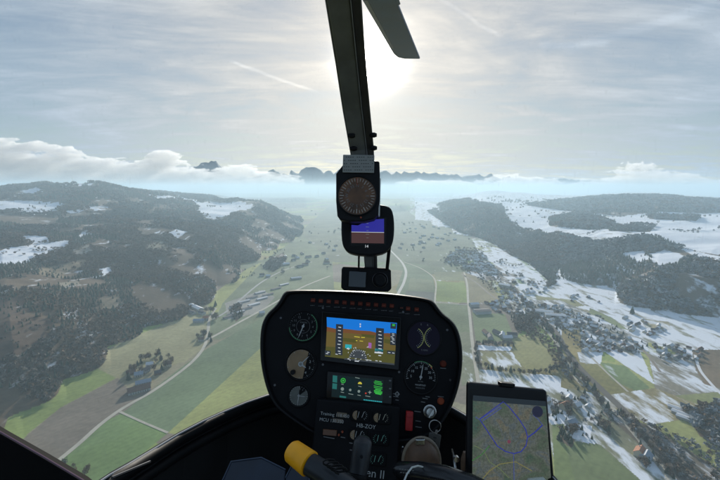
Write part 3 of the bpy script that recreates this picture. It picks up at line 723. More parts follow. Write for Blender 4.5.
glow = math_('ADD', glow, math_('ADD', math_('ADD', trail((226,60), (322,94), .0050, .16), trail((536,45), (612,43), .010, .16)), math_('ADD', trail((436,-4), (502,38), .006, .09), trail((560,52), (720,4), .014, .07))))
stren = math_('MULTIPLY', math_('ADD', math_('ADD', .375, math_('MULTIPLY', hz, .03)), glow), shade.outputs[0])
mc = N.new('ShaderNodeMix'); mc.data_type = 'RGBA'; mc.inputs['A'].default_value = (.63, .88, 1.18, 1); mc.inputs['B'].default_value = (1.07, 1.0, .90, 1)
L.new(math_('MULTIPLY', math_('POWER', d0, 4), 1.0), mc.inputs['Factor'])
b2 = N.new('ShaderNodeBackground'); L.new(mc.outputs['Result'], b2.inputs['Color']); L.new(stren, b2.inputs['Strength'])
ms = N.new('ShaderNodeMixShader'); L.new(mask, ms.inputs['Fac']); L.new(b1.outputs[0], ms.inputs[1]); L.new(b2.outputs[0], ms.inputs[2]); L.new(ms.outputs[0], out.inputs['Surface'])

sl = bpy.data.lights.new('sun', 'SUN'); sl.energy = 5.0; sl.angle = math.radians(.53); sl.color = (1, .93, .82)
so = bpy.data.objects.new('sun', sl); COL.objects.link(so); so.rotation_euler = SUNV.to_track_quat('Z', 'Y').to_euler(); so.location = (0, 0, 50)

# the air: one closed box of even haze round everything near
HALF = 45000.
b = MB(); b.box((0, 0, (-ALT-1+120)/2), 2*HALF, 2*HALF, ALT+121)
hm = bpy.data.materials.new('haze_air'); hm.use_nodes = True; n_ = hm.node_tree.nodes; n_.clear(); o_ = n_.new('ShaderNodeOutputMaterial'); pv = n_.new('ShaderNodeVolumePrincipled')
pv.inputs['Color'].default_value = (.56, .75, .885, 1); pv.inputs['Density'].default_value = HAZE_D; pv.inputs['Anisotropy'].default_value = .25
hm.node_tree.links.new(pv.outputs[0], o_.inputs['Volume']); hm.cycles.homogeneous_volume = True
hz_o = b.build('haze', hm, org=(0, 0, 0)); tag(hz_o, 'pale winter haze filling the valley air', 'haze', kind='stuff')

# far mountains beyond the haze
def mountains(name, px0, px1, R0, prof, label, seed, colr):
    n = 700; pxs = np.linspace(px0, px1, n); top = np.interp(pxs, [p[0] for p in prof], [p[1] for p in prof])
    jag = ((fbm(pxs/15., pxs*0+seed, 3, seed)-.5)*6+(fbm(pxs/3.6, pxs*0+seed, 4, seed+20)-.5)*8)*np.clip((187-top)/9, .15, 1.1)
    top = top+jag-2.5
    V = []; rows = 14
    for k in range(rows):
        t = k/(rows-1)
        for i in range(n):
            v = ray(pxs[i], top[i]); hor = math.hypot(v[0], v[1]); zt = R0*v[2]/hor
            R_k = R0-9000*(1-t)**1.0 + (float(_h(np.array(i//6), np.array(k), seed))-.5)*500*(1-t)
            zb = -700.; s = t**1.5; z = zb+(zt-zb)*s
            V.append((v[0]/hor*R_k, v[1]/hor*R_k, z))
    V = np.array(V); rid = (fbm(V[:, 0]/1400, V[:, 2]/900+V[:, 1]/4000, 4, seed)-.5); V[n:-n, 2] += rid[n:-n]*500
    i, k = np.meshgrid(np.arange(n-1), np.arange(rows-1)); a = (k*n+i).ravel()
    ff = np.stack([a, a+1, a+n+1, a+n], 1)
    bk = len(V); back = V[-n:].copy(); back[:, :2] *= 1.15; back[:, 2] = -700; V = np.concatenate([V, back]); a = np.arange(n-1)
    ff = np.concatenate([ff, np.stack([(rows-1)*n+a, (rows-1)*n+a+1, bk+a+1, bk+a], 1)])
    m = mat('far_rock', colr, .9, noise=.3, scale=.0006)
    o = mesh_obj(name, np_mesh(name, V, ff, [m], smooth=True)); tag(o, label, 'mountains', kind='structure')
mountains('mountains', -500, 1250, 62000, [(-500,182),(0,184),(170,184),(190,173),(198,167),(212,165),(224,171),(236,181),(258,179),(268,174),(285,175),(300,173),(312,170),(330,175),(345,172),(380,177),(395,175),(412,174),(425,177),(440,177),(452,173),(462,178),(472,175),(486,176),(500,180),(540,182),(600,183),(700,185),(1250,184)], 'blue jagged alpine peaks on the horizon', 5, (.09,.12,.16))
# low cloud banks: closed bodies of even white cloud of varying thickness
cm = bpy.data.materials.new('cloud_body'); cm.use_nodes = True; n_ = cm.node_tree.nodes; n_.clear(); o_ = n_.new('ShaderNodeOutputMaterial'); pv = n_.new('ShaderNodeVolumePrincipled')
pv.inputs['Color'].default_value = (1, 1, 1, 1); pv.inputs['Density'].default_value = .0008; pv.inputs['Anisotropy'].default_value = .35; cm.node_tree.links.new(pv.outputs[0], o_.inputs['Volume']); cm.cycles.homogeneous_volume = True
def cloud(px0, px1, topf, botf, R0, label, seed, thick=3200):
    nx, ny = int((px1-px0)*2.2), 150; pxs = np.linspace(px0, px1, nx); y0 = min(p[1] for p in topf)-10; y1 = max(p[1] for p in botf)+6; pys = np.linspace(y0, y1, ny)
    PX, PY = np.meshgrid(pxs, pys); T = np.interp(PX, [p[0] for p in topf], [p[1] for p in topf]); Bm = np.interp(PX, [p[0] for p in botf], [p[1] for p in botf])
    nz_ = (fbm(PX/34+seed, PY/7, 6, seed)-.5)*2.3
    nl = np.abs(fbm(PX/13+seed, PY/4.5, 6, seed+40)-.5)*3.2
    e = np.minimum((PY-T)/7, (Bm-PY)/5)+nz_*1.5-nl*1.0+.85
    e = np.minimum(e, np.minimum((PX-px0)/12, (px1-PX)/12))
    e[0] = e[-1] = 0; th = np.sqrt(np.clip(e, 0, 2.2)/2.2)*thick*(.15+1.5*fbm(PX/11, PY/4, 6, seed+9))
    dirs = np.stack([(PX-360), F*CP+(240-PY)*SP, -F*SP+(240-PY)*CP], -1); hor = np.linalg.norm(dirs[..., :2], axis=-1, keepdims=True); dirs = dirs/hor
    fr = dirs*(R0-th[..., None]/2); bk = dirs*(R0+th[..., None]/2+2)
    V = np.concatenate([fr.reshape(-1, 3), bk.reshape(-1, 3)]); i, j = np.meshgrid(np.arange(nx-1), np.arange(ny-1)); a = (j*nx+i).ravel(); q = nx*ny
    ok = (th.ravel()[a] > 0) | (th.ravel()[a+1] > 0) | (th.ravel()[a+nx] > 0) | (th.ravel()[a+nx+1] > 0)
    a = a[ok]
    f1 = np.stack([a, a+nx, a+nx+1, a+1], 1); f2 = np.stack([a+q, a+1+q, a+nx+1+q, a+nx+q], 1)
    # close the rim
    from collections import Counter
    E = Counter(); ed = {}
    for f_ in f1:
        for k in range(4):
            u, v = int(f_[k]), int(f_[(k+1) % 4]); key = (min(u, v), max(u, v)); E[key] += 1; ed[key] = (u, v)
    rim = [(ed[k][1], ed[k][0], ed[k][0]+q, ed[k][1]+q) for k, c in E.items() if c == 1]
    ff = np.concatenate([f1, f2, np.array(rim)])
    o = mesh_obj('cloud_bank', np_mesh('cloud_bank', V, ff, [cm], smooth=False)); tag(o, label, 'cloud', kind='stuff')
cloud(-260, 305, [(-260,135),(-60,140),(0,146),(40,149),(66,152),(85,158),(110,163),(140,162),(152,155),(160,151),(172,157),(182,164),(205,171),(225,170),(245,167),(262,172),(285,180),(305,187)], [(-260,196),(180,196),(305,192)], 49000, 'long white cloud bank lying on the hills to the left of the peaks', 3)
cloud(395, 960, [(395,188),(430,185),(448,181),(462,179),(480,181),(520,180),(560,183),(600,182),(618,176),(634,170),(652,170),(680,177),(720,178),(960,172)], [(395,195),(500,199),(640,205),(960,206)], 49000, 'low white cloud bank above the snowy plateau', 12, 2600)
# ================================================================ the cabin
I3, J3, K3 = Vector((1,0,0)), Vector((0,SP,CP)), Vector((0,-CP,SP))
class Plane:
    """a flat face at a real distance; positions on it are given as photo positions, h = height off the face in metres"""
    def __init__(s, px, py, d, roll=4.5, tilt=12, yaw=2):
        r, t, y = map(math.radians, (roll, tilt, yaw)); s.c = P(px, py, d); s.s = d/F
        u = (I3*math.cos(r)-J3*math.sin(r)); v = (I3*math.sin(r)+J3*math.cos(r))
        u = (u*math.cos(y)+K3*math.sin(y)).normalized(); v = (v*math.cos(t)-K3*math.sin(t)); v = (v-u*v.dot(u)).normalized()
        s.u, s.v = u, v; s.n = u.cross(v); s.M = Matrix((s.u, s.v, s.n)).transposed()
    def __call__(s, px, py, h=0.):
        d = Vector(ray(px, py)); t = s.c.dot(s.n)/d.dot(s.n); return d*t+s.n*h
    def at(s, px, py, x, y, h=0.): return s(px, py)+s.u*x+s.v*y+s.n*h
    def quad(s, mb, pts, h, th=.0004):
        mb.prism([s(x, y, h) for x, y in pts], s.n*th)
    def disc(s, mb, px, py, r, h, th=.0006, seg=36, a0=0, a1=360):
        full = a1-a0 >= 360; k = seg if full else seg+1
        q = [s.at(px, py, r*math.cos(math.radians(a0+(a1-a0)*i/seg)), r*math.sin(math.radians(a0+(a1-a0)*i/seg)), h) for i in range(k)]
        if not full and a1-a0 != 180: q.append(s.at(px, py, 0, 0, h))
        mb.prism(q, s.n*th)
    def ring(s, mb, px, py, r, w, h, seg=40, a0=0, a1=360):
        mb.tube([s.at(px, py, r*math.cos(math.radians(a0+(a1-a0)*i/seg)), r*math.sin(math.radians(a0+(a1-a0)*i/seg)), h) for i in range(seg+1)], w, 6, caps=a1-a0 < 360)
    def tick(s, mb, px, py, ang, r0, r1, w, h, th=.0004):
        a = math.radians(ang); d = Vector((math.cos(a), math.sin(a))); p = Vector((-d.y, d.x))*w/2
        mb.prism([s.at(px, py, *(d*r0+p), h), s.at(px, py, *(d*r1+p), h), s.at(px, py, *(d*r1-p), h), s.at(px, py, *(d*r0-p), h)], s.n*th)
    def text(s, txt, px, py, size, m, parent, h, off=(0, 0), name='lettering', al='CENTER', rot=0):
        cu = bpy.data.curves.new(name, 'FONT'); cu.body = txt; cu.size = size; cu.align_x = al; cu.align_y = 'CENTER'; cu.extrude = .00005; cu.resolution_u = 3
        cu.materials.append(m); o = bpy.data.objects.new(name, cu); COL.objects.link(o); org = Vector((0, 0, 0)); q = parent
        while q is not None: org += q.location; q = q.parent
        me_ = bpy.data.meshes.new_from_object(o); bpy.data.objects.remove(o); o = bpy.data.objects.new(name, me_); COL.objects.link(o)
        o.parent = parent; o.location = s.at(px, py, off[0], off[1], h)-org; o.rotation_euler = (s.M @ Matrix.Rotation(rot, 3, 'Z')).to_euler(); return o

blk = mat('panel_black', (.0075,.0075,.009), .62, spec=.16, noise=.25, scale=30, bump=.15)
blk2 = mat('face_black', (.005,.005,.006), .6, spec=.15, noise=.2, scale=60)
trim = mat('black_trim', (.006,.006,.007), .5, spec=.2, noise=.3, scale=14, bump=.3)
metal = mat('brushed_metal', (.55,.54,.52), .3, 1., noise=.1, scale=300)
dmetal = mat('dark_metal', (.12,.12,.125), .4, 1.)
white = mat('white_print', (.42,.42,.41), .7)
dimw = mat('dim_print', (.17,.17,.17), .7)
green = mat('green_print', (.08,.26,.12), .7); yel = mat('yellow_print', (.62,.58,.2), .7); redp = mat('red_print', (.6,.12,.05), .7)
tan_m = mat('tan_face_and_light_patch', (.27,.18,.10), .7, noise=.15, scale=60); greyf = mat('grey_face', (.12,.125,.11), .7, noise=.2, scale=60)  # tan serves the twin gauge halves and the altimeter's painted light patch
purp = mat('violet_black_face', (.010,.006,.02), .35, spec=.2)
redl = mat('warning_lens', (.11,.018,.008), .35, spec=.2); red = mat('red_guard', (.45,.02,.02), .4, noise=.15, scale=80); orl = mat('orange_lens', (.30,.05,.012), .4)
glassy = mat('cover_glass', (.01,.01,.01), .15, spec=.25)
def em(name, col, s=1.): return mat(name, (.004,.004,.004), .3, emis=col, es=s*.72, spec=.2)
E = dict(sky=em('screen_sky', (.010,.19,.70)), gnd=em('screen_ground', (.14,.105,.03)), gnd2=em('screen_ground_dark', (.085,.085,.022)), ridge=em('screen_ridge', (.17,.075,.03)), tape=em('screen_tape', (.025,.035,.05)),
         wh=em('screen_white', (.62,.68,.72)), cy=em('screen_cyan', (.03,.4,.45)), mg=em('screen_magenta', (.34,.12,.42)), yl=em('screen_yellow', (.6,.52,.06)), gr=em('screen_green', (.04,.45,.06)), bar=em('screen_bar', (.05,.06,.07)),
         dk=em('screen_dark', (.006,.014,.016)), tl=em('screen_teal', (.02,.14,.13)), bl=em('screen_blue', (.03,.03,.30)), bw=em('screen_brown', (.075,.04,.04)), dg=em('screen_dimgreen', (.03,.2,.05)), gy=em('screen_grey', (.2,.26,.24)), rd=em('screen_red', (.5,.05,.03)))

# ---- instrument panel
pl = Plane(362, 365, .75); S = pl.s
ip = tag(empty('dashboard', pl(362, 440)), 'black mushroom shaped helicopter dashboard with two lit screens and round gauges', 'dashboard')
OUT = [(289,290),(320,290),(350,291),(380,292.5),(405,295),(428,298.5),(434,302),(438,308),(443,314),(450,319),(456,326),(460,337),(462,350),(462,365),(460,380),(456,395),(450,410),(443,422),(432,433),(415,440),(380,442),(340,440),(315,434),(298,423),(285,414),(274,404),(267,389),(262,368),(260.5,350),(261,333),(263,322),(268,313),(276,306),(281,299),(284,293)]
def smooth_loop(pts, n=3):
    for _ in range(n):
        q = []
        for i in range(len(pts)):
            a, b = pts[i], pts[(i+1) % len(pts)]; q += [(.75*a[0]+.25*b[0], .75*a[1]+.25*b[1]), (.25*a[0]+.75*b[0], .25*a[1]+.75*b[1])]
        pts = q
    return pts
OS = smooth_loop(OUT, 2); ccx, ccy = 361, 366
def inset(k, dy=0): return [(ccx+(x-ccx)*k, ccy+(y-ccy)*k+dy) for x, y in OS]
b = MB(); n = len(OS)
loops = [[pl(x, y, -.11) for x, y in inset(.93)], [pl(x, y, -.045) for x, y in OS], [pl(x, y, .004) for x, y in OS], [pl(x, y, .010) for x, y in inset(.985)], [pl(x, y, .009) for x, y in inset(.965)], [pl(x, y, 0) for x, y in inset(.95)]]
vs = [v for l in loops for v in l]; fs = [tuple(range(n))]
for l in range(len(loops)-1):
    for i in range(n): fs.append((l*n+i, l*n+(i+1) % n, (l+1)*n+(i+1) % n, (l+1)*n+i))
b.add(vs, fs); b.build('hood', trim, ip, smooth=True)
b = MB(); b.prism([pl(x, y, -.004) for x, y in inset(.955)], pl.n*.005); face = b.build('face_plate', blk, ip)
# screws round the face
for x, y in ((281,318),(447,330),(275,385),(450,380),(323,308),(403,312),(323,364.5),(399,372)):
    b = MB(); pl.disc(b, x, y, .0022, .001, .0012, 12); pl.tick(b, x, y, 40, -.0018, .0018, .0005, .0023, .0002); b.build('screw', dmetal, ip)
# warning light row
for i in range(14):
    x = 313.2+7.85*i if i < 11 else (401.5, 408.0, 416.5)[i-11]; y = 300.4+.56*i+(1.0 if i > 10 else 0) + (i-10)*.3*(i > 10)
    b = MB(); b.box(pl(x, y, .0018), .0088, .0078, .003, pl.M, .0012); w_ = b.build('warning_light', redl if i != 11 else trim, ip)
    b = MB()
    for k in range(3): pl.tick(b, x-1+k, y+.2, 0, -.0006, .0006, .0014, .0034)
    b.build('legend_mark', orl, w_)
    b = MB()
    for k in range(3+(i % 2)): pl.tick(b, x-2.2+k*1.5, y+5.1, 0, -.0010, .0010, .0011*(1 if k % 2 else .7), .0012)
    b.build('caption_mark', dimw, ip)
# round gauges
def gauge(px, py, rpx, fm, name, label):
    r = rpx*S; b = MB(); pl.disc(b, px, py, r*1.02, .001, .0015, 48); g = b.build(name, fm, ip); tag(g, label)
    b = MB(); pl.ring(b, px, py, r*1.06, .0016, .0022, 48); b.build('bezel', trim, g)
    return g, r
def ticks(px, py, r, a0, a1, nn, m, g, l0=.82, l1=.95, w=.0006, h=.0028, big=5):
    b = MB()
    for i in range(nn+1): pl.tick(b, px, py, a0+(a1-a0)*i/nn, r*(l0 if i % big == 0 else l0+.07), r*l1, w*(1.5 if i % big == 0 else 1), h)
    return b.build('scale_marks', m, g)
def numerals(px, py, r, a0, a1, labs, m, g, size, k=.66):
    for i, t in enumerate(labs):
        a = math.radians(a0+(a1-a0)*i/max(1, len(labs)-1)); pl.text(t, px, py, size, m, g, .0028, (r*k*math.cos(a), r*k*math.sin(a)), 'numeral')
def needle(px, py, ang, r, m, g, w=.0012, back=.2, h=.0034, name='needle'):
    b = MB(); a = math.radians(ang); d = Vector((math.cos(a), math.sin(a))); p = Vector((-d.y, d.x))*w
    b.prism([pl.at(px, py, *(d*-r*back+p*.8), h), pl.at(px, py, *(d*r*.75+p*.6), h), pl.at(px, py, *(d*r), h), pl.at(px, py, *(d*r*.75-p*.6), h), pl.at(px, py, *(d*-r*back-p*.8), h)], pl.n*.0005)
    pl.disc(b, px, py, w*2.2, h, .0008, 14); return b.build(name, m, g)
g, r = gauge(303.4, 326.3, 14.6, blk2, 'airspeed_gauge', 'round airspeed gauge with green edge arc')
ticks(303.4, 326.3, r, 75, -255, 36, dimw, g); b = MB(); pl.ring(b, 303.4, 326.3, r*.97, .0008, .0028, 50, -170, 60); b.build('green_arc', green, g)
numerals(303.4, 326.3, r, 60, -240, ['2','3','4','5','6','7','8','9','10','11','12'], dimw, g, .0062, .68)
b = MB(); pl.ring(b, 303.4, 326.3, r*.47, .0003, .0028, 30); b.build('inner_ring', dimw, g)
needle(303.4, 326.3, 253, r*.86, white, g); pl.text('KNOTS', 303.4, 326.3, .0042, dimw, g, .0028, (0, r*.25)); pl.text('MPH', 303.4, 326.3, .0034, dimw, g, .0028, (0, -r*.3))
g, r = gauge(301, 364, 14.6, blk2, 'altimeter', 'round altimeter with light patch painted tan on its left side and dark right side')
b = MB(); q = [pl.at(301, 364, r*.95*math.cos(math.radians(a)), r*.95*math.sin(math.radians(a)), .0026) for a in range(62, 289, 6)]; b.prism(q, pl.n*.0004); b.build('dial_light_patch', tan_m, g)  # patch of light falling on the dial, painted as a tan sector
ticks(301, 364, r, 90, -270, 50, white, g, .84, .94, .0004, .0032); numerals(301, 364, r, 90, -234, list('0123456789'), white, g, .0066, .66)
needle(301, 364, 48, r*.8, white, g, .0013); needle(301, 364, -28, r*.45, white, g, .0022, name='short_needle')
b = MB(); b.tube([pl.at(293.6, 371.8, 0, 0, .001), pl.at(293.6, 371.8, 0, 0, .012)], .0045, 14); b.build('setting_knob', trim, g)
g, r = gauge(299, 395.6, 9.8, blk2, 'clock', 'small round clock gauge with grey face at the lower corner')
b = MB(); pl.disc(b, 299, 395.6, r*.92, .0026, .0004, 30, 90, 400); b.build('grey_dial_part', greyf, g)
ticks(299, 395.6, r, 0, 360, 24, white, g, .75, .92, .0004, .0032, 6)
numerals(299, 395.6, r, 60, -270, ['1','2','3','4','5','6','7','8','9','10','11','12'], white, g, .0034, .66)
needle(299, 395.6, -3, r*.72, white, g, .0007); needle(299, 395.6, 268, r*.8, white, g, .0009)
g, r = gauge(423.8, 337.8, 16, purp, 'dual_tachometer', 'round violet black rotor and engine speed gauge with two yellow curved scales')
b = MB()
for s_ in (-1, 1):
    cxx = 423.8+s_*11.0; pl.ring(b, cxx, 337.8, 10.6*S, .0007, .0028, 26, 180-62 if s_ > 0 else -62, 180+62 if s_ > 0 else 62)
b.build('curved_scale', yel, g)
b = MB()
for s_ in (-1, 1):
    for k in range(11):
        a = (180 if s_ > 0 else 0)+(k-5)*12; pl.tick(b, 423.8+s_*11.4, 337.8, a, 7*S if False else 10.4*S, 12.0*S, .0005, .0028) if False else pl.tick(b, 423.8+s_*11.0, 337.8, a, 8.2*S, 9.9*S, .0005, .0028)
b.build('scale_marks', white, g)
pl.text('E', 421, 324.5, .0055, dimw, g, .0028); pl.text('R', 427.5, 325.2, .0055, dimw, g, .0028); pl.text('% RPM', 424.2, 350.3, .0046, dimw, g, .0028)
g, r = gauge(420.6, 376.9, 15.3, blk2, 'manifold_pressure_gauge', 'round manifold pressure gauge with green and red arc above its needle')
ticks(420.6, 376.9, r, 190, -10, 30, white, g, .80, .95); numerals(420.6, 376.9, r, 180, 0, ['5','10','15','20','25','30','35'], white, g, .0062, .63)
b = MB(); pl.ring(b, 420.6, 376.9, r*.97, .0008, .0028, 20, 62, 118); b.build('green_arc', green, g)
b = MB(); pl.ring(b, 420.6, 376.9, r*.9, .0010, .0028, 6, 40, 48); b.build('red_line', redp, g); b = MB(); pl.ring(b, 420.6, 376.9, r*.97, .0008, .0028, 8, 44, 60); b.build('yellow_arc', yel, g)
needle(420.6, 376.9, 82, r*.85, white, g); pl.text('MANIFOLD', 420.6, 376.9, .0040, white, g, .0028, (0, -r*.5)); pl.text('PRESSURE', 420.6, 376.9, .0040, dimw, g, .0028, (0, -r*.68)); pl.text('IN HG', 420.6, 376.9, .0034, dimw, g, .0028, (0, -r*.28))

# big flight display
def Z(ax, ay, k): return lambda x, y: (ax+x/k, ay+y/k)
z = Z(320, 310, 8)
b = MB(); pl.quad(b, [(322.5,311.5),(400.8,317.5),(398.8,370),(320.8,360.5)], .001, .010); fd = b.build('flight_display', glassy, ip, bevel=.0015); tag(fd, 'large lit flight display showing blue sky over brown terrain')
def scr(parent, name, m, polys, h):
    b = MB()
    for p_ in polys: pl.quad(b, p_, h, .0002)
    return b.build(name, m, parent)
H0 = .0112
scr(fd, 'sky_picture', E['sky'], [[z(58,58), z(612,104), z(606,192), z(540,184), z(470,186), z(400,168), z(300,162), z(200,150), z(130,150), z(60,134)]], H0)
scr(fd, 'ridge_picture', E['ridge'], [[z(60,134), z(130,150), z(200,150), z(300,162), z(400,168), z(470,186), z(540,184), z(606,192), z(604,222), z(500,206), z(380,200), z(250,185), z(120,180), z(58,170)]], H0)
scr(fd, 'ground_picture', E['gnd'], [[z(58,170), z(120,180), z(250,185), z(380,200), z(500,206), z(604,222), z(600,320), z(52,290)]], H0)
scr(fd, 'near_ground_picture', E['gnd2'], [[z(52,290), z(600,320), z(592,435), z(44,368)]], H0)
H1 = H0+.0004
scr(fd, 'hill_shading', E['gnd2'], [[z(130,215), z(300,232), z(290,262), z(125,240)], [z(330,190), z(440,200), z(430,225), z(340,212)], [z(510,230), z(598,240), z(596,275), z(512,262)]], H0+.00025)
scr(fd, 'speed_tape', E['tape'], [[z(132,112), z(188,117), z(182,360), z(126,352)]], H1)
scr(fd, 'altitude_tape', E['tape'], [[z(448,142), z(510,148), z(503,348), z(440,342)]], H1)
scr(fd, 'dark_inset', E['tape'], [[z(562,105), z(608,110), z(604,152), z(560,148)], [z(560,180), z(604,184), z(602,280), z(558,276)], [z(44,320), z(90,325), z(88,362), z(43,357)], [z(536,322), z(598,328), z(596,352), z(534,347)]], H1)
b = MB(); pl.disc(b, 358, 358, 75/8*S*.95, H1, .0002, 24, -4, 176); hs = b.build('compass_rose', E['bar'], fd)
b = MB()
for k in range(13): pl.tick(b, 358, 358, -4+k*15, 7.2*S, 8.6*S, .0006, H1+.0003)
b.build('rose_marks', E['wh'], fd)
scr(fd, 'cyan_box', E['cy'], [[z(205,272), z(256,276), z(254,306), z(203,302)], [z(440,305), z(503,312), z(502,330), z(438,325)]], H1)
scr(fd, 'white_box', E['wh'], [[z(436,330), z(502,337), z(501,347), z(435,341)], [z(318,108), z(328,109), z(328,120), z(318,119)], [z(319,126), z(328,127), z(327,138), z(318,137)], [z(280,400), z(312,403), z(311,410), z(279,407)], [z(216,303), z(240,305), z(240,312), z(216,310)]], H1+.0003)
scr(fd, 'magenta_mark', E['mg'], [[z(388,258), z(412,262), z(410,305), z(386,300)]], H1)
scr(fd, 'yellow_wing', E['yl'], [[z(275,208), z(320,214), z(318,220), z(276,214)], [z(330,215), z(360,216), z(358,222), z(330,221)], [z(288,240), z(300,241), z(300,247), z(288,246)], [z(318,243), z(345,246), z(344,251), z(318,248)]], H1)
scr(fd, 'green_mark', E['gr'], [[z(576,112), z(596,114), z(594,130), z(575,128)]], H1+.0003)
scr(fd, 'lower_bar', E['bar'], [[z(200,380), z(592,424), z(590,436), z(196,392)]], H1)
b = MB(); rr = random.Random(3)
for k in range(8):
    for c0, x0, y0 in ((0, 165, 138), (1, 484, 172)):
        if rr.random() < .9: X0, Y0 = z(x0-k*.8, y0+k*27); pl.tick(b, X0-.3, Y0, -4, -rr.uniform(1.0, 2.0)*S, rr.uniform(.8, 1.9)*S, .0013, H1+.0003)
for k in range(24):
    x, y = rr.uniform(225, 400), rr.uniform(290, 400); X0, Y0 = z(x, y); pl.tick(b, X0, Y0, rr.choice([0, 90, 40]), -.5*S, .6*S, .0009, H1+.0005)
for k in range(7): X0, Y0 = z(572+rr.uniform(0, 20), 190+k*12); pl.tick(b, X0, Y0, -4, -1.2*S, 1.2*S, .0010, H1+.0003)
for x, y in ((70,335),(60,345),(160,345),(135,350),(230,388),(380,395),(400,398),(450,402),(480,406),(550,337),(582,341)): X0, Y0 = z(x, y); pl.tick(b, X0, Y0, -4, -1.0*S, 1.3*S, .0011, H1+.0003)
b.build('readout_mark', E['wh'], fd)
# navigator below
z = Z(325, 366, 10.29)
b = MB(); pl.quad(b, [(327.8,370.6),(392.8,376.8),(391.4,408.3),(326.4,400.6)], .001, .008); nv = b.build('navigator', glassy, ip, bevel=.0012); tag(nv, 'smaller lit radio navigator with dark screen and green icons')
H0 = .0092
scr(nv, 'screen', E['dk'], [[z(85,82), z(600,138), z(588,372), z(70,308)]], H0); H1 = H0+.0004
scr(nv, 'teal_tile', E['tl'], [[z(82,170), z(128,176), z(125,232), z(79,226)], [z(85,90), z(130,96), z(128,165), z(82,158)], [z(155,295), z(220,304), z(218,322), z(153,313)]], H1)
scr(nv, 'grey_tile', mat('tile_dark', (.004,.004,.004), .3, emis=(.003,.010,.012), es=1, spec=.2), [[z(x, y+x*.105), z(x+72, y+(x+72)*.105), z(x+70, y+68+(x+72)*.105), z(x-2, y+68+x*.105)] for x in (150, 238, 326, 414) for y in (90, 178)], H1)
b = MB(); X0, Y0 = z(190, 143); pl.ring(b, X0, Y0, 2.1*S, .0008, H1+.0006, 20); pl.disc(b, X0, Y0, 1.0*S, H1+.0006, .0002, 12); b.build('green_icon', E['gr'], nv)
b = MB(); X0, Y0 = z(360, 178); pl.disc(b, X0, Y0, 2.0*S, H1+.0006, .0002, 14, 0, 180); b.build('yellow_icon', E['yl'], nv)
b = MB()
for x, y, rad in ((182,228,1.6),(262,238,1.2),(350,252,1.3),(460,262,1.0)): X0, Y0 = z(x, y); pl.disc(b, X0, Y0, rad*S, H1+.0006, .0002, 12)
for x, y, l in ((182,262,1.6),(268,280,2.4),(352,292,1.6),(440,302,2.4),(183,180,1.2),(360,202,1.6),(335,116,2.2)): X0, Y0 = z(x, y); pl.tick(b, X0, Y0, -6, -l*S, l*S, .0011, H1+.0006)
X0, Y0 = z(460, 262); pl.tick(b, X0, Y0, 0, -1.8*S, 1.8*S, .0006, H1+.0006); pl.tick(b, X0, Y0, 90, -1.8*S, 1.8*S, .0006, H1+.0006)
b.build('white_icon', E['gy'], nv)
X0, Y0 = z(420, 272); b = MB(); pl.disc(b, X0, Y0, .8*S, H1+.0006, .0002, 10); b.build('red_icon', E['rd'], nv)
b = MB()
for yy, l in ((148,34),(163,44),(178,38),(200,44),(216,42),(232,30),(248,42),(262,40),(274,30)): X0, Y0 = z(545, yy+4); pl.tick(b, X0, Y0, -6, -l/10.29*S, l/10.29*S, .0019 if yy > 225 else .0012, H1+.0006)
b.build('green_readout', E['gr'], nv)
b = MB()
for k in range(10): X0, Y0 = z(405+k*19, 338+k*2.3); pl.tick(b, X0, Y0, -6, -.7*S, .7*S, .0016, H1+.0006)
b.build('teal_readout', E['cy'], nv)
for yy in (380, 388, 396): b = MB(); b.box(pl(389.8, yy, .0092), .0042, .0026, .0012, pl.M, .0006); b.build('side_key', dimw, nv)
# the rest of the face: lights, switches, key
for x, y, rr_, m_, nm_ in ((443,363.7,.0048,redl,'red_button'),(440.6,401,.0050,orl,'orange_button')):
    b = MB(); pl.ring(b, x, y, rr_*1.15, .0009, .002, 24); pl.disc(b, x, y, rr_, .001, .0035, 20); o = b.build(nm_, m_, ip)
    b = MB(); pl.tick(b, x, y+4.6 if y < 380 else y-4.4, 0, -.0055, .0055, .0012, .0012); b.build('caption_mark', dimw, ip)
b = MB(); b.box(pl(408.7, 420, .006), .0135, .033, .010, pl.M, .002); sg = b.build('switch_guard', red, ip); tag(sg, 'red switch guard')
b = MB(); b.box(pl(408.7, 413.5, .0125), .010, .006, .003, pl.M, .001); b.build('guard_lip', red, sg)
b = MB()
for x, y, l in ((417.5,411.5,.006),(418,421,.005),(418.5,427,.006),(425,398.5,.005),(423,402,.004),(427.5,396.8,.004),(395.5,394,.005),(395.8,396.6,.005),(397,400,.003)): pl.tick(b, x, y, -3, -l, l, .0014, .0012)
b.build('caption_mark', dimw, ip)
b = MB(); pl.ring(b, 397, 394, .0042, .0008, .0015, 4); b.build('square_mark', white, ip)
b = MB(); pl.disc(b, 429.4, 411, .0112, .001, .004, 30); ks = b.build('key_switch', dmetal, ip)
b = MB(); pl.ring(b, 429.4, 411, .0105, .0018, .005, 34); b.build('collar', metal, ks)
b = MB(); pl.disc(b, 429.4, 411, .0068, .005, .006, 24); b.build('lock_barrel', metal, ks); b = MB(); pl.tick(b, 429.4, 411, 60, -.008, .008, .002, .011, .012); b.build('key_head', metal, ks)
kr = tag(empty('key_ring', pl(433.4, 423.7, .02)), 'split ring with grey tag hanging from the ignition key', 'key ring')
b = MB(); kp = pl(433.2, 423.7, .02); b.tube([kp+pl.u*.0105*math.cos(a*math.pi/18)+pl.v*.0105*math.sin(a*math.pi/18)+pl.n*.001*math.sin(a*.35) for a in range(37)], .0009, 8, False); b.build('split_ring', metal, kr, smooth=True)
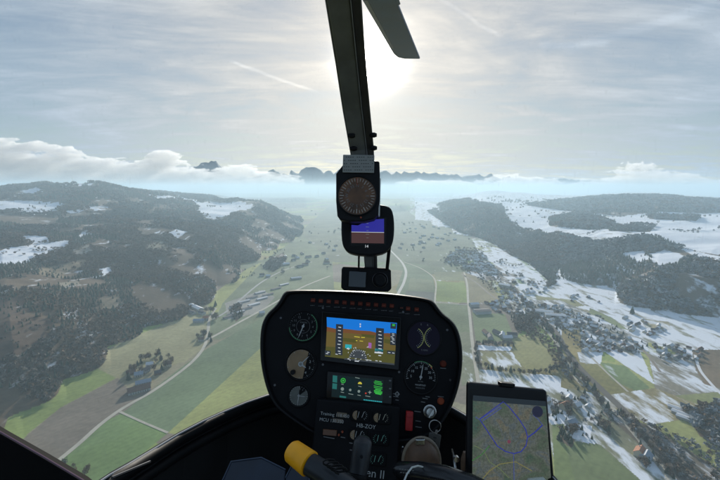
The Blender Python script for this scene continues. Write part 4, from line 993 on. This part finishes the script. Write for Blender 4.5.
b = MB(); tc_ = pl(431.6, 441, .021); Mt = pl.M @ Matrix.Rotation(-.14, 3, 'Z'); b.box(tc_, .022, .037, .003, Mt, .003); tg = b.build('tag', mat('tag_leather', (.10,.095,.085), .7, noise=.2, scale=100), kr)
b = MB()
for i, (dx, dy, w_) in enumerate(((0,.012,.006),(0,.006,.004),(-.001,0,.007),(0,-.006,.004),(0,-.011,.005))): b.box(tc_+Mt @ Vector((dx, dy, .0018)), w_, .0016, .0004, Mt)
b.build('embossed_mark', mat('tag_mark', (.03,.03,.03), .7), tg)
b = MB(); b.box(tc_+Mt @ Vector((.001, .0215, 0)), .004, .008, .002, Mt); b.build('link', metal, kr)

# ---- lower console standing in front of the panel
pc = Plane(357, 440, .70, 4.5, 14, 2); Sc = pc.s
lc = tag(empty('lower_console', pc(357, 500)), 'black radio console below the panel carrying small twin gauges and a model name', 'console')
b = MB(); q = [(317,399),(400,407),(399,440),(396,520),(306,520),(311,460)]; b.prism([pc(x, y, -.10) for x, y in q], pc.n*.10); b.build('housing', blk, lc, bevel=.003)
def ctext(t, px, py, size, m=dimw, al='CENTER', rot=-.02): return pc.text(t, px, py, size, m, lc, .0015, (0, 0), 'lettering', al, rot)
ctext('Training 118.450', 320.5, 413.2, .0078, white, 'LEFT'); ctext('MCU 130.350', 319.5, 419.2, .0078, white, 'LEFT'); ctext('HB-ZOY', 366, 426.3, .0095, white)
b = MB(); pc.quad(b, [(337,412),(347,413.2),(346.5,417.8),(336.6,416.6)], .0008, .0004); pc.quad(b, [(333,418.2),(343,419.4),(342.5,423),(332.6,421.8)], .0008, .0004); b.build('console_light_patch', mat('console_light_patch', (.17,.13,.09), .7), lc)  # light patches across the lettering, put in as tan colour
ctext('Raven II', 367.5, 472.6, .0190, white, 'CENTER', -.05)
def twin(px, py, mface, m2, label):
    b = MB(); b.box(pc(px, py, .001), .034, .022, .003, pc.M, .003); t = b.build('twin_gauge', blk2, lc); tag(t, label)
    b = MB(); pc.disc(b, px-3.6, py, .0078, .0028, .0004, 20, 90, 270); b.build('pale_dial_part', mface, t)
    b = MB()
    for s_ in (-1, 1):
        for k in range(6): pc.tick(b, px+s_*2.2, py, (-60+24*k) + (180 if s_ < 0 else 0), .006, .0082, .0005, .0034)
        pc.tick(b, px+s_*2.2, py, 80 if s_ < 0 else 70, -.004, .0065, .0009, .0036)
    b.build('scale_marks', m2, t)
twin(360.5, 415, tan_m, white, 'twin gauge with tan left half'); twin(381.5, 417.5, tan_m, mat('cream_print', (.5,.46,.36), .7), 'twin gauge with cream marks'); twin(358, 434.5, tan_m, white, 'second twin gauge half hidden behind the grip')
gm_ = mat('mint_print', (.2,.42,.33), .7); twin(379.8, 438.5, blk2, gm_, 'twin gauge with mint green marks'); twin(376.8, 459, blk2, gm_, 'lower twin gauge with mint green marks')
b = MB(); b.box(pc(330, 432.3, .002), .025, .0095, .004, pc.M, .001); b.build('amber_window', mat('amber_dark', (.13,.05,.02), .3), lc)
b = MB()
for x, y, l, in ((329,437.5,.010),(343,437.3,.004),(351,443,.003),(351.5,450,.003),(341.6,431.6,.001)): pc.tick(b, x, y, -4, -l, l, .0014, .0012)
b.build('caption_mark', dimw, lc)
for x, y in ((339,434.5),(342.5,431.5)): b = MB(); pc.disc(b, x, y, .0018, .001, .004, 12); b.build('toggle', orl, lc)

# ---- windshield bow with compass, second display and camera box
cb = tag(empty('windshield_bow', P(366, 286, .74)), 'thick black windshield centre post leaning away overhead', 'window frame')
path = [(372,288,.76),(369,220,.735),(362,150,.68),(356.5,110,.62),(350.5,60,.545),(343.5,0,.455),(330,-110,.34),(300,-330,.22)]
wid = [.022,.030,.0425,.0440,.0435,.0430,.042,.042]
def strip_bar(name, off0, off1, m, dz0, dz1, parent):
    b = MB(); secs = []
    pts = [P(x, y, d) for x, y, d in path]
    for i, p_ in enumerate(pts):
        t = (pts[min(i+1, len(pts)-1)]-pts[max(i-1, 0)]).normalized(); v_ = p_.normalized(); sd = t.cross(v_).normalized()
        if sd.x < 0: sd = -sd
        bk = v_ - t*v_.dot(t); bk.normalize(); w = wid[i]
        secs.append([p_+sd*w*off0+bk*dz0, p_+sd*w*off1+bk*dz0, p_+sd*w*off1+bk*dz1, p_+sd*w*off0+bk*dz1])
    vs = [v for s_ in secs for v in s_]; n = len(secs)
    fs = [(i*4+k, i*4+(k+1) % 4, (i+1)*4+(k+1) % 4, (i+1)*4+k) for i in range(n-1) for k in range(4)]+[(0,1,2,3),(n*4-4,n*4-3,n*4-2,n*4-1)]
    b.add(vs, fs); return b.build(name, m, parent, bevel=.002)
bow_m = mat('bow_paint', (.13,.13,.12), .45, noise=.25, scale=25, bump=.25); edge_m = mat('bow_edge', (.20,.20,.20), .4, noise=.2, scale=30)
strip_bar('post', -.46, .18, bow_m, 0, .022, cb); strip_bar('side_channel', .20, .50, mat('channel_paint', (.035,.033,.03), .5, noise=.25, scale=25), .006, .026, cb)
strip_bar('edge_seal', -.50, -.465, edge_m, .001, .02, cb); strip_bar('seam_strip', .175, .205, edge_m, -.002, .01, cb)
for x, y, d in ((351.5,135.5,.655),(353.5,148.5,.675),(373.3,135,.665),(373.6,148,.68)):
    b = MB(); c_ = P(x, y, d); b.tube([c_-I3*.006, c_-I3*.002, c_+I3*.002, c_+I3*.006], [.0028, .0044, .0044, .0028], 10); b.build('clamp_screw', trim, cb)
# struts under the display
for a_, c_, r_ in (((359,250,.71),(358.7,270,.73),.0018),((390.5,236,.70),(387,270,.735),.0032)): b = MB(); b.tube([P(*a_), P(*c_)], r_, 8); b.build('strut', trim, cb)

pk = Plane(357, 195, .655, 1.5, 4, 3); Sk = pk.s
mc_ = tag(empty('magnetic_compass', pk(357, 222, -.02)), 'black magnetic compass with round orange brown dial and correction card on the post', 'compass')
b = MB(); q = smooth_loop([(336,160),(378,160),(380,163),(380,212),(372,221),(341,221.5),(336,214)], 1); b.prism([pk(x, y, -.035) for x, y in q], pk.n*.035); b.build('case', trim, mc_, bevel=.002)
b = MB(); pk.disc(b, 357.2, 196, 19.2*Sk, .0006, .0012, 48); dl = b.build('dial', mat('compass_dial', (.12,.055,.025), .5, noise=.6, scale=45), mc_)
b = MB(); pk.ring(b, 357.2, 196, 19.6*Sk, .0014, .002, 48); b.build('bezel', trim, mc_)
b = MB()
for k in range(36): pk.tick(b, 357.2, 196, k*10, (14.6 if k % 3 else 13.2)*Sk, 17.6*Sk, .0009 if k % 3 else .0013, .0022)
b.build('degree_marks', mat('dial_print', (.42,.38,.34), .7), dl)
for k, t in enumerate(['N','33','30','W','24','21','S','15','12','E','6','3']):
    a = math.radians(90+30*k); pk.text(t, 357.2, 196, .0070, dimw, dl, .0022, (10.2*Sk*math.cos(a), 10.2*Sk*math.sin(a)), 'numeral', 'CENTER', a-math.pi/2)
b = MB(); pk.quad(b, [(356.9,178),(357.6,178),(357.5,186),(357,186)], .003, .0006); b.build('lubber_line', orl, mc_)
b = MB(); b.box(pk(358.6, 164.3, .003), 31.5*Sk, 18*Sk, .002, pk.M, .001); cc = b.build('correction_card', mat('card', (.26,.26,.24), .8), mc_)
b = MB()
for rr_ in range(5):
    for k in range(14):
        if (k*7+rr_*3) % 5: pk.tick(b, 344.6+k*2.15, 157.8+rr_*3.2, 0, -.0009, .0009, .0011, .0042)
b.build('figure_mark', mat('card_print', (.04,.04,.04), .8), cc)
b = MB(); b.box(pk(379.6, 197, -.008), .0024, 38*Sk, .014, pk.M); b.build('clear_side_strip', mat('pale_strip', (.5,.5,.47), .4), mc_)
b = MB(); pk.disc(b, 361, 217.6, .0016, .0005, .002, 10); b.build('light_stud', orl, mc_)

pd = Plane(367, 230, .70, 1.5, 8, 2); Sd = pd.s
sd_ = tag(empty('attitude_display', pd(367, 254, -.02)), 'rounded black standby display showing blue over brown under the compass', 'display')
b = MB(); q = smooth_loop([(341.5,208),(352,204),(386,204),(394,211),(394.5,240),(388,252),(374,255.5),(356,255),(345,251),(341,240)], 2); b.prism([pd(x, y, -.03) for x, y in q], pd.n*.03); b.build('case', trim, sd_, bevel=.003)
def scd(name, m, pts, h): b = MB(); pd.quad(b, pts, h, .0003); return b.build(name, m, sd_)
scd('screen', glassy, [(350,219),(386,217.5),(386,245.5),(350,246.5)], .0002)
scd('sky_half', E['bl'], [(351.5,225),(358,225.5),(366,221.5),(374,219.5),(384,219),(384,232.5),(351.5,232)], .0008)
scd('ground_half', E['bw'], [(351.5,232.2),(384,232.7),(384,243.5),(351.5,243)], .0008)
scd('horizon_line', E['wh'], [(351.5,231.9),(384,232.4),(384,232.8),(351.5,232.3)], .0012)
b = MB(); 
for k in range(5): pd.tick(b, 367.5, 223.5+k*3.6, 0, -(.003 if k % 2 else .0018), (.003 if k % 2 else .0018), .0004, .0014)
b.build('pitch_mark', E['gy'], sd_)
pd.text('14', 366.5, 246.5, .0070, E['wh'], sd_, .0014)

px_b = Plane(366, 279, .735, 3, 4, 2); Sb = px_b.s
bx = tag(empty('instrument_box', px_b(366, 293, -.02)), 'small black box with square dark lens and round knob standing on the panel hood', 'instrument')
b = MB(); b.prism([px_b(x, y, -.035) for x, y in ((341.5,269),(343,266.5),(388,268),(391,270.5),(391.5,289),(388,292),(344,290.5),(341,288))], px_b.n*.035); b.build('case', blk, bx, bevel=.0025)
b = MB(); b.box(px_b(357.5, 279.3, .002), 17*Sb, 15.5*Sb, .004, px_b.M, .0015); b.build('lens', mat('dark_lens', (.035,.042,.05), .12), bx)
b = MB(); c_ = px_b(380, 280); b.tube([c_, c_+px_b.n*.010, c_+px_b.n*.012], [6.2*Sb, 5.6*Sb, 4.6*Sb], 26); b.build('knob', blk, bx, smooth=True)
b = MB(); px_b.ring(b, 380, 280, 7.4*Sb, .0007, .001, 30); b.build('knob_ring', dmetal, bx)

# ---- rotor blade passing over the nose
ZB = 1.35
def onz(px, py): r_ = ray(px, py); return Vector(r_*(ZB/r_[2]))
tl, tr, bl_, br_ = onz(397, 57), onz(420, 59), onz(362, 0), onz(396, 0)
dl_, dr_ = (bl_-tl), (br_-tr); ax = ((dl_.normalized()+dr_.normalized())*.5).normalized()
tl2 = onz(402, 57.8)
root_l, root_r = tl+ax*4.6, tr+ax*4.6
rb = tag(empty('rotor_blade', (root_l+root_r)/2), 'dark rotor blade tip crossing the bright sky above the post', 'rotor blade')
b = MB(); th = Vector((0, 0, .026)); pts = [bl_+dl_.normalized()*3.0, bl_, onz(391, 50), onz(394, 54.5), onz(398, 57.6), onz(404, 58.9), tr, br_, br_+dr_.normalized()*3.0]
b.prism([p_-Vector((0, 0, .0)) for p_ in pts], th)
bm_ = mat('blade_paint', (.045,.07,.12), .35, noise=.25, scale=6, bump=.2); b.build('blade_skin', bm_, rb, bevel=.008)
b = MB(); b.prism([onz(393.5,-6), onz(397.6,5.6), onz(400.4,4.2), onz(397,-6)], Vector((0, 0, .006))); b.build('trim_tab', bm_, rb)
b = MB(); b.prism([p_-Vector((0, 0, .0015)) for p_ in (onz(363.5,0), onz(391,48), onz(393.5,48), onz(367.5,0))], Vector((0, 0, .0012))); b.build('leading_edge_strip', mat('erosion_strip', (.2,.2,.2), .35, 1.), rb)
b = MB(); c_ = (root_l+root_r)/2; b.tube([c_+Vector((0,0,-.9)), c_+Vector((0,0,.1))], .06, 16); b.tube([bl_+dl_.normalized()*2.9+Vector((.05,0,.013)), c_+Vector((0,0,.013))], .05, 10); b.build('rotor_mast', dmetal, rb)

# ---- cabin shell: nose frame, footwell, sill, windshield; unseen doors, bulkhead, roof added for shade
ca_ = tag(empty('helicopter_cabin', (0, 0, -.85)), 'black helicopter nose interior with curved window frame and door sill', 'helicopter cabin')
nf = [(60,508,.44),(88,488,.50),(112,472,.53),(130,462,.56),(155,447,.61),(180,432,.66),(205,419,.71),(225,410,.76),(247,401,.80),(268,394,.84),(310,386,.9),(362,383,.93),(410,392,.92),(430,398,.90),(452,406.5,.87),(470,417,.83),(490,428,.78),(512,441,.71),(540,462,.64),(560,485,.57),(575,510,.5)]
nfp = [P(*q) for q in nf]
b = MB(); b.tube([p_+Vector((0, 0, -.012)) for p_ in nfp], .011, 10); b.build('nose_frame', trim, ca_, smooth=True)
b = MB(); b.tube([p_+Vector((0, -.006, -.0005)) for p_ in nfp], .0016, 6); b.build('frame_bead', mat('bead_grey', (.34,.35,.37), .4), ca_, smooth=True)
b = MB(); b.tube([p_+Vector((0, -.012, -.034)) for p_ in nfp[:13]], .009, 10); b.build('inner_rail', trim, ca_, smooth=True)
r1 = [p_+Vector((0, .004, -.015)) for p_ in nfp]; r2 = [Vector((p_.x*1.05, p_.y*1.0+.01, p_.z-.25)) for p_ in nfp]; r3 = [Vector((p_.x*.9, p_.y*.8, -.86)) for p_ in nfp]; r4 = [Vector((p_.x*.9, -1.1, -.86)) for p_ in nfp]
vs = r1+r2+r3+r4; n = len(nfp); fs = [(k*n+i, k*n+i+1, (k+1)*n+i+1, (k+1)*n+i) for k in range(3) for i in range(n-1)]
b = MB(); b.add(vs, fs); fw = b.build('footwell', mat('footwell_black', (.010,.010,.011), .8, noise=.3, scale=12), ca_)
sm = fw.modifiers.new('thick', 'SOLIDIFY'); sm.thickness = .006; sm.offset = 0
b = MB(); q = [P(-70,391,.60), P(0,433,.56), P(42,457,.53), P(84,482,.50), P(96,492,.49), P(80,620,.47), P(-70,620,.5)]; b.prism(q, Vector((-.02,.035,-.02))); b.build('door_sill', mat('sill_black', (.004,.004,.004), .9, spec=.1), ca_, bevel=.004)
b = MB(); b.tube([P(-70,390,.595), P(0,432,.555), P(42,456,.525), P(84,481,.497)], .0014, 6); b.build('sill_seal', mat('seal_purple', (.10,.05,.08), .5), ca_)
b = MB(); b.tube([P(112,478,.5), P(150,462,.56)], .002, 6); b.build('sill_rail', dmetal, ca_)
shell = mat('unseen_lining', (.02,.02,.022), .8, noise=.2, scale=8)  # lining of the unseen cabin pieces that shade the cockpit
b = MB(); b.box((0, -1.15, -.62), 1.45, .03, .50); b.build('unseen_bulkhead', shell, ca_)  # unseen, added for shade and kept low to let sky light in
b = MB(); b.box((0, -.80, .36), 1.35, .70, .03); b.build('roof', shell, ca_)  # unseen, added for shade and cut short to admit more sky light
for sx_ in (-.72, .72):
    b = MB(); b.box((sx_, -.42, -.60), .03, 1.36, .56); b.build('unseen_door_panel', shell, ca_)  # unseen lower door, added to shade the cockpit
    b = MB(); b.tube([(sx_*.98, .15, -.32), (sx_*.95, .05, .1), (sx_*.9, -.05, .35)], .02, 8); b.build('door_post', trim, ca_)
# acrylic bubble
V, Fc = [], []; RC = Vector((0, -.12, -.06)); nu, nv_ = 72, 44; RR = 1.2
for j in range(nv_):
    ph = math.radians(-52+j/(nv_-1)*132)
    for i in range(nu): th_ = math.radians(-96+i/(nu-1)*192); V.append(RC+Vector((math.sin(th_)*math.cos(ph)*RR*.9, math.cos(th_)*math.cos(ph)*RR, math.sin(ph)*RR*.92)))
for j in range(nv_-1):
    for i in range(nu-1): Fc.append((j*nu+i, j*nu+i+1, (j+1)*nu+i+1, (j+1)*nu+i))
gw = bpy.data.materials.new('acrylic'); gw.use_nodes = True; nt = gw.node_tree; N = nt.nodes; L = nt.links; N.clear(); o_ = N.new('ShaderNodeOutputMaterial')
tr_ = N.new('ShaderNodeBsdfTransparent'); tr_.inputs['Color'].default_value = (.97,.98,.985,1)
gl = N.new('ShaderNodeBsdfGlossy'); gl.inputs['Roughness'].default_value = .02
rf = N.new('ShaderNodeBsdfRefraction'); rf.inputs['IOR'].default_value = 1.25; rf.inputs['Roughness'].default_value = .30
fr = N.new('ShaderNodeFresnel'); fr.inputs['IOR'].default_value = 1.3
m1 = N.new('ShaderNodeMixShader'); L.new(fr.outputs[0], m1.inputs['Fac']); L.new(tr_.outputs[0], m1.inputs[1]); L.new(gl.outputs[0], m1.inputs[2])
# fine polishing scratches scatter the sun
tcg = N.new('ShaderNodeTexCoord'); mpg = N.new('ShaderNodeMapping'); mpg.inputs['Scale'].default_value = (260, 260, 22); mpg.inputs['Rotation'].default_value = (0, .12, 0); L.new(tcg.outputs['Object'], mpg.inputs['Vector'])
vg = N.new('ShaderNodeTexNoise'); vg.inputs['Scale'].default_value = 1; vg.inputs['Detail'].default_value = 3; L.new(mpg.outputs[0], vg.inputs['Vector'])
rg = N.new('ShaderNodeMapRange'); rg.inputs['From Min'].default_value = .62; rg.inputs['From Max'].default_value = .74; rg.inputs['To Min'].default_value = .003; rg.inputs['To Max'].default_value = .09; L.new(vg.outputs['Fac'], rg.inputs['Value'])
m2 = N.new('ShaderNodeMixShader'); L.new(rg.outputs[0], m2.inputs['Fac']); L.new(m1.outputs[0], m2.inputs[1]); L.new(rf.outputs[0], m2.inputs[2]); L.new(m2.outputs[0], o_.inputs['Surface'])
b = MB(); b.add(V, Fc); b.build('windshield', gw, ca_, smooth=True, fix=False)

# ---- cyclic stick: yellow tipped bar and black grip
cyc = tag(empty('control_stick', P(350, 520, .50)), 'black cyclic control bar with yellow end cap at its raised end', 'control stick')
tube_m = mat('stick_black', (.016,.018,.022), .42, noise=.3, scale=30, bump=.2); yellow = mat('yellow_rubber', (1.0,.42,.004), .5, noise=.12, scale=40, bump=.2)
p0, p1 = P(291.5, 450.5, .52), P(309.5, 464, .50); d_ = (p1-p0).normalized()
b = MB(); b.tube([p0-d_*.002, p0, p0+d_*.003, p0+(p1-p0)*.55, p1, p1+d_*.001], [.006, .0125, .0145, .0152, .0158, .0138], 28); b.build('end_cap', yellow, cyc, smooth=True)
b = MB(); b.tube([p1, P(325,473.5,.49), P(345,487,.48), P(365,503,.48)], [.0136, .0138, .014, .0145], 24); b.build('bar', tube_m, cyc, smooth=True)
b = MB(); b.tube([P(328,461.5,.478)+I3*.0085*math.cos(t*.7)+J3*.0035*math.sin(t*.7)+d_*t*.0007 for t in range(34)], .0011, 6); b.build('coiled_cord', trim, cyc, smooth=True)
cg = tag(empty('hand_grip', P(358, 520, .56)), 'upright black rubber hand grip standing before the console', 'grip')
b = MB(); b.tube([P(363.4,437.2,.56), P(363.3,438.4,.56), P(363.0,441.5,.56), P(361.5,452,.555), P(359.5,465,.55), P(358,474,.545)], [.004, .0095, .0128, .0134, .0132, .0125], 26); b.build('grip_body', tube_m, cg, smooth=True)
b = MB(); b.tube([P(358.1,473.6,.545), P(357.8,475.8,.544), P(357.2,478,.543)], [.0148, .0156, .0148], 26); b.build('collar', trim, cg, smooth=True)
b = MB(); b.tube([P(357.6,476,.544), P(356,500,.54), P(355,560,.53)], .0105, 18); b.build('shaft', tube_m, cg, smooth=True)
b = MB(); b.tube([P(361.5,457,.5405), P(361.5,457,.538)], .0022, 12); b.build('button', blk, cg)

# ---- things low on the right of the panel
leather = mat('brown_leather', (.14,.078,.045), .6, noise=.3, scale=60, bump=.4); pale_l = mat('pale_leather_edge', (.30,.235,.17), .6, noise=.2, scale=60)
hs_ = tag(empty('headset_pouch', P(422, 474, .66)), 'brown domed leather pouch with pale stitched edge under the key tag', 'pouch')
Vp, Fp = [], []; nu, nv_ = 26, 12; cpt = P(421.5, 462, .68)
for j in range(nv_):
    a = j/(nv_-1)*math.pi/2
    for i in range(nu):
        t = 2*math.pi*i/nu; rx, ry = .031*math.cos(a)**.55, .040*math.cos(a)**.55; yy = math.sin(t)*ry; Vp.append(cpt+I3*math.cos(t)*rx+J3*(yy if yy > 0 else yy*.8)+K3*(.028*math.sin(a)))
Fp = [(j*nu+i, j*nu+(i+1) % nu, (j+1)*nu+(i+1) % nu, (j+1)*nu+i) for j in range(nv_-1) for i in range(nu)]+[tuple(range(nu))[::-1]]
b = MB(); b.add(Vp, Fp); b.build('pouch_body', leather, hs_, smooth=True)
b = MB(); b.tube([cpt+I3*math.cos(t)*.0315+J3*math.sin(t)*.041-K3*.001 for t in [math.pi*(k/24*1.1-.05) for k in range(25)]], .0036, 10); b.build('rolled_edge', pale_l, hs_, smooth=True)
b = MB(); b.box(P(420, 441.6, .668), .016, .006, .010, None, .002); b.build('metal_clip', metal, hs_)
ct = tag(empty('padded_tube', P(435, 482, .55)), 'glossy black padded tube running along the bottom edge beside the tablet', 'control lever')
b = MB(); b.tube([P(396,470,.60), P(400,470.4,.595), P(420,471.5,.58), P(445,476,.565), P(470,485,.55), P(500,500,.54)], [.008, .0125, .0135, .014, .0145, .015], 24); b.build('tube_body', mat('gloss_black', (.015,.015,.017), .22, noise=.2, scale=30), ct, smooth=True)
b = MB()
for k in range(6): c_ = P(400+k*2.6, 469.3+k*.28, .571); b.box(c_, .0026, .0012, .0005, Matrix((I3, J3, K3)).transposed())
for k in range(4): c_ = P(401+k*2.6, 472.6+k*.28, .571); b.box(c_, .0026, .0012, .0005, Matrix((I3, J3, K3)).transposed())
b.build('caption_mark', dimw, ct)
cbl = MB(); cbl.tube([P(402,486,.53), P(407,474,.54), P(412,467.5,.55), P(418,466,.56), P(424,467.5,.575), P(440,470,.59), P(458,474,.60), P(470,480,.60)], .0013, 8); o = cbl.build('charging_cable', mat('cable_white', (.55,.55,.52), .5), None, org=P(440,470,.59), smooth=True); tag(o, 'thin white cable looping over the padded tube', 'cable')
tv = tag(empty('metal_lever', P(456, 474, .60)), 'small silver lever with a round nut standing left of the tablet', 'lever')
b = MB(); b.tube([P(452,449,.62), P(453.5,456,.62), P(455.5,470,.61), P(456,478,.60)], [.0012, .0018, .0022, .0022], 10); b.build('lever_arm', metal, tv, smooth=True); b = MB(); c_ = P(456.5, 458.8, .615); b.tube([c_-K3*.003, c_+K3*.003], .0042, 14); b.build('nut', metal, tv)
tg2 = tag(empty('toggle_lever', P(404, 452, .70)), 'little bright toggle left of the brown pouch', 'toggle')
b = MB(); b.tube([P(402.5,447,.70), P(404,453,.69)], [.002, .0014], 10); b.build('toggle_arm', metal, tg2); b = MB(); c_ = P(403, 450.5, .69); b.tube([c_-K3*.003, c_+K3*.004], .004, 12); b.build('nut', dmetal, tg2)
b = MB(); b.tube([P(465,452,.60), P(464.5,460,.60), P(465.5,476,.60)], [.003, .006, .007], 12); o = b.build('leather_strap', leather, None, org=P(465,476,.60), smooth=True); tag(o, 'brown leather strap end showing beside the tablet edge', 'strap')
# kneeboards low at the left
blu = mat('blue_grey_plastic', (.018,.026,.045), .5, noise=.2, scale=30); rim_b = mat('rim_blue', (.05,.07,.11), .5)
for q, lab in (([(222,484),(232,462),(262,458),(286,470),(284,500),(216,500)], 'blue grey board lying farthest from the yellow cap'), ([(286,478),(292,466),(308,474),(312,490),(300,500),(284,500)], 'narrow blue grey board just below the yellow cap')):
    pb = Plane(250, 478, .62, 3, 35, 0); b = MB(); b.prism([pb(x, y, 0) for x, y in q], pb.n*.006); t = tag(empty('kneeboard', pb(q[0][0], q[0][1])), lab, 'kneeboard'); b.build('board', blu, t, bevel=.002)
    b = MB(); b.tube([pb(q[i][0], q[i][1], .0065) for i in (0, 1, 2, 3)], .0011, 6); b.build('rim', rim_b, t)

# ---- tablet with the moving map
pt = Plane(510, 430, .60, 4, 8, -3); St = pt.s
tb = tag(empty('tablet', pt(512, 520, -.01)), 'black tablet in a holder showing an aeronautical map with a blue outlined zone', 'tablet')
TLc, TRc, BRc, BLc = (467.6,383), (547.2,391.2), (558.4,522), (466,518)
b = MB(); b.prism([pt(x, y, -.009) for x, y in (TLc, (470,382.4), (544.5,389.8), TRc, BRc, BLc)], pt.n*.009); b.build('body', mat('tablet_black', (.010,.010,.012), .3, spec=.3), tb, bevel=.003)
def tq(name, m, pts, h, par=None): b = MB(); pt.quad(b, pts, h, .0003); return b.build(name, m, par or tb)
mapm = bpy.data.materials.new('map_screen'); mapm.use_nodes = True; nt = mapm.node_tree; N = nt.nodes; L = nt.links; bs = N['Principled BSDF']; bs.inputs['Roughness'].default_value = .35; bs.inputs['Base Color'].default_value = (.01,.01,.01,1)
tcm = N.new('ShaderNodeTexCoord'); ns = N.new('ShaderNodeTexNoise'); ns.inputs['Scale'].default_value = 30; ns.inputs['Detail'].default_value = 7; ns.inputs['Distortion'].default_value = .6; L.new(tcm.outputs['Object'], ns.inputs['Vector'])
cr = N.new('ShaderNodeValToRGB'); L.new(ns.outputs['Fac'], cr.inputs['Fac']); el = cr.color_ramp.elements; el[0].position = .30; el[0].color = (.10,.19,.15,1); el[1].position = .68; el[1].color = (.24,.20,.18,1)
for p_, c_ in ((.40, (.16,.22,.16,1)), (.48, (.22,.25,.22,1)), (.54, (.18,.23,.25,1)), (.60, (.27,.27,.20,1))): e_ = el.new(p_); e_.color = c_
vo = N.new('ShaderNodeTexVoronoi'); vo.feature = 'DISTANCE_TO_EDGE'; vo.inputs['Scale'].default_value = 95; nd = N.new('ShaderNodeTexNoise'); nd.inputs['Scale'].default_value = 70; nd.inputs['Detail'].default_value = 4; L.new(tcm.outputs['Object'], nd.inputs['Vector'])
va = N.new('ShaderNodeVectorMath'); va.operation = 'MULTIPLY_ADD'; va.inputs[1].default_value = (.02,.02,.02); L.new(nd.outputs['Color'], va.inputs[0]); L.new(tcm.outputs['Object'], va.inputs[2]); L.new(va.outputs[0], vo.inputs['Vector'])
lt = N.new('ShaderNodeMath'); lt.operation = 'LESS_THAN'; lt.inputs[1].default_value = .03; L.new(vo.outputs['Distance'], lt.inputs[0])
mm = N.new('ShaderNodeMix'); mm.data_type = 'RGBA'; L.new(lt.outputs[0], mm.inputs['Factor']); L.new(cr.outputs[0], mm.inputs['A']); mm.inputs['B'].default_value = (.15,.18,.15,1)
n5 = N.new('ShaderNodeTexNoise'); n5.inputs['Scale'].default_value = 420; n5.inputs['Detail'].default_value = 2; L.new(tcm.outputs['Object'], n5.inputs['Vector']); ml = N.new('ShaderNodeMapRange'); ml.inputs['From Min'].default_value = .35; ml.inputs['From Max'].default_value = .65; ml.inputs['To Min'].default_value = .8; ml.inputs['To Max'].default_value = 1.15; L.new(n5.outputs['Fac'], ml.inputs['Value'])
vm = N.new('ShaderNodeVectorMath'); vm.operation = 'SCALE'; L.new(mm.outputs['Result'], vm.inputs[0]); L.new(ml.outputs[0], vm.inputs['Scale']); L.new(vm.outputs[0], bs.inputs['Emission Color']); bs.inputs['Emission Strength'].default_value = .31
z = Z(440, 370, 4.364)
sc_ = tq('map_screen', mapm, [z(143,125), z(462,150), z(487,520), z(140,520)], .0003)
tq('status_bar', em('status_dark', (.02,.03,.04)), [z(143,110), z(460,136), z(462,158), z(143,134)], .0008, sc_)
def tline(name, m, pts, w, par, h=.0008): b = MB(); b.tube([pt(*z(x, y), h) for x, y in pts], w, 5); return b.build(name, m, par, smooth=True)
bluel = em('map_blue', (.03,.04,.26)); bluel2 = em('map_blue_light', (.06,.08,.24))
tline('zone_outline', bluel, [(172,214),(275,138),(300,160),(345,216),(372,258),(381,292),(374,330),(352,356),(322,364),(285,355),(250,332),(215,280),(172,214)], .0008, sc_)
tline('approach_line', bluel, [(381,294),(412,272),(446,240)], .0010, sc_); tline('approach_line', bluel2, [(446,240),(425,212),(405,196)], .0006, sc_)
tline('airway_line', bluel2, [(155,205),(172,216),(262,158)], .0008, sc_); tline('airway_line', bluel2, [(185,222),(268,164)], .0008, sc_); tline('airway_line', bluel2, [(320,366),(322,480)], .0006, sc_)
tline('road_line', em('map_road', (.12,.16,.08)), [(150,330),(190,350),(215,400),(260,430),(300,470)], .0006, sc_); tline('road_line', em('map_green', (.05,.14,.05)), [(140,395),(180,370),(215,330)], .0009, sc_)
tline('road_line', em('map_yellow', (.18,.17,.06)), [(180,480),(215,440),(260,410),(330,400),(400,440)], .0006, sc_)
b = MB(); X0, Y0 = z(424, 181); pt.ring(b, X0, Y0, 22/4.364*St, .0008, .0012, 30); pt.disc(b, X0, Y0, 21/4.364*St, .0006, .0003, 28); b.build('compass_button', em('map_button', (.02,.025,.05)), sc_)
b = MB(); X0, Y0 = z(300, 312); pt.disc(b, X0, Y0, 1.7*St, .0008, .0003, 14); b.build('field_mark', em('map_pink', (.16,.05,.08)), sc_)
b = MB(); X0, Y0 = z(150, 470); pt.disc(b, X0, Y0, 2.2*St, .0008, .0003, 14); b.build('red_mark', em('map_red', (.4,.03,.02)), sc_)
b = MB(); pt.quad(b, [(500.2,382.2),(514.2,383.6),(514,387.2),(500,385.8)], -.010, .014); b.build('holder_clip', trim, tb, bevel=.001)
b = MB(); b.prism([pt(x, y, -.022) for x, y in ((549,432),(553.5,434),(560,520),(550,520))], pt.n*.012); b.build('holder_edge', trim, tb, bevel=.001)
b = MB(); b.tube([pt(524, 483, .006), pt(527, 479.6, .006), pt(541, 478.2, .006), pt(544, 481, .006)], [.003, .0045, .0045, .003], 12); o = b.build('stylus', mat('pale_plastic', (.6,.6,.52), .4), None, org=pt(534, 480, .006), smooth=True); tag(o, 'pale stylus end lying across the bottom of the tablet', 'stylus')
# ---------------------------------------------------------------- render settings
SC.render.engine = 'CYCLES'
cy = SC.cycles
cy.use_denoising = True; cy.denoiser = 'OPENIMAGEDENOISE'
cy.max_bounces = 6; cy.diffuse_bounces = 3; cy.glossy_bounces = 3; cy.transmission_bounces = 3; cy.volume_bounces = 1; cy.transparent_max_bounces = 12
cy.sample_clamp_indirect = 4; cy.caustics_reflective = False; cy.caustics_refractive = False
vs_ = SC.view_settings; SC.display_settings.display_device = 'sRGB'; vs_.view_transform = 'Standard'; vs_.look = 'None'; vs_.exposure = .33; vs_.gamma = 1; vs_.use_curve_mapping = False
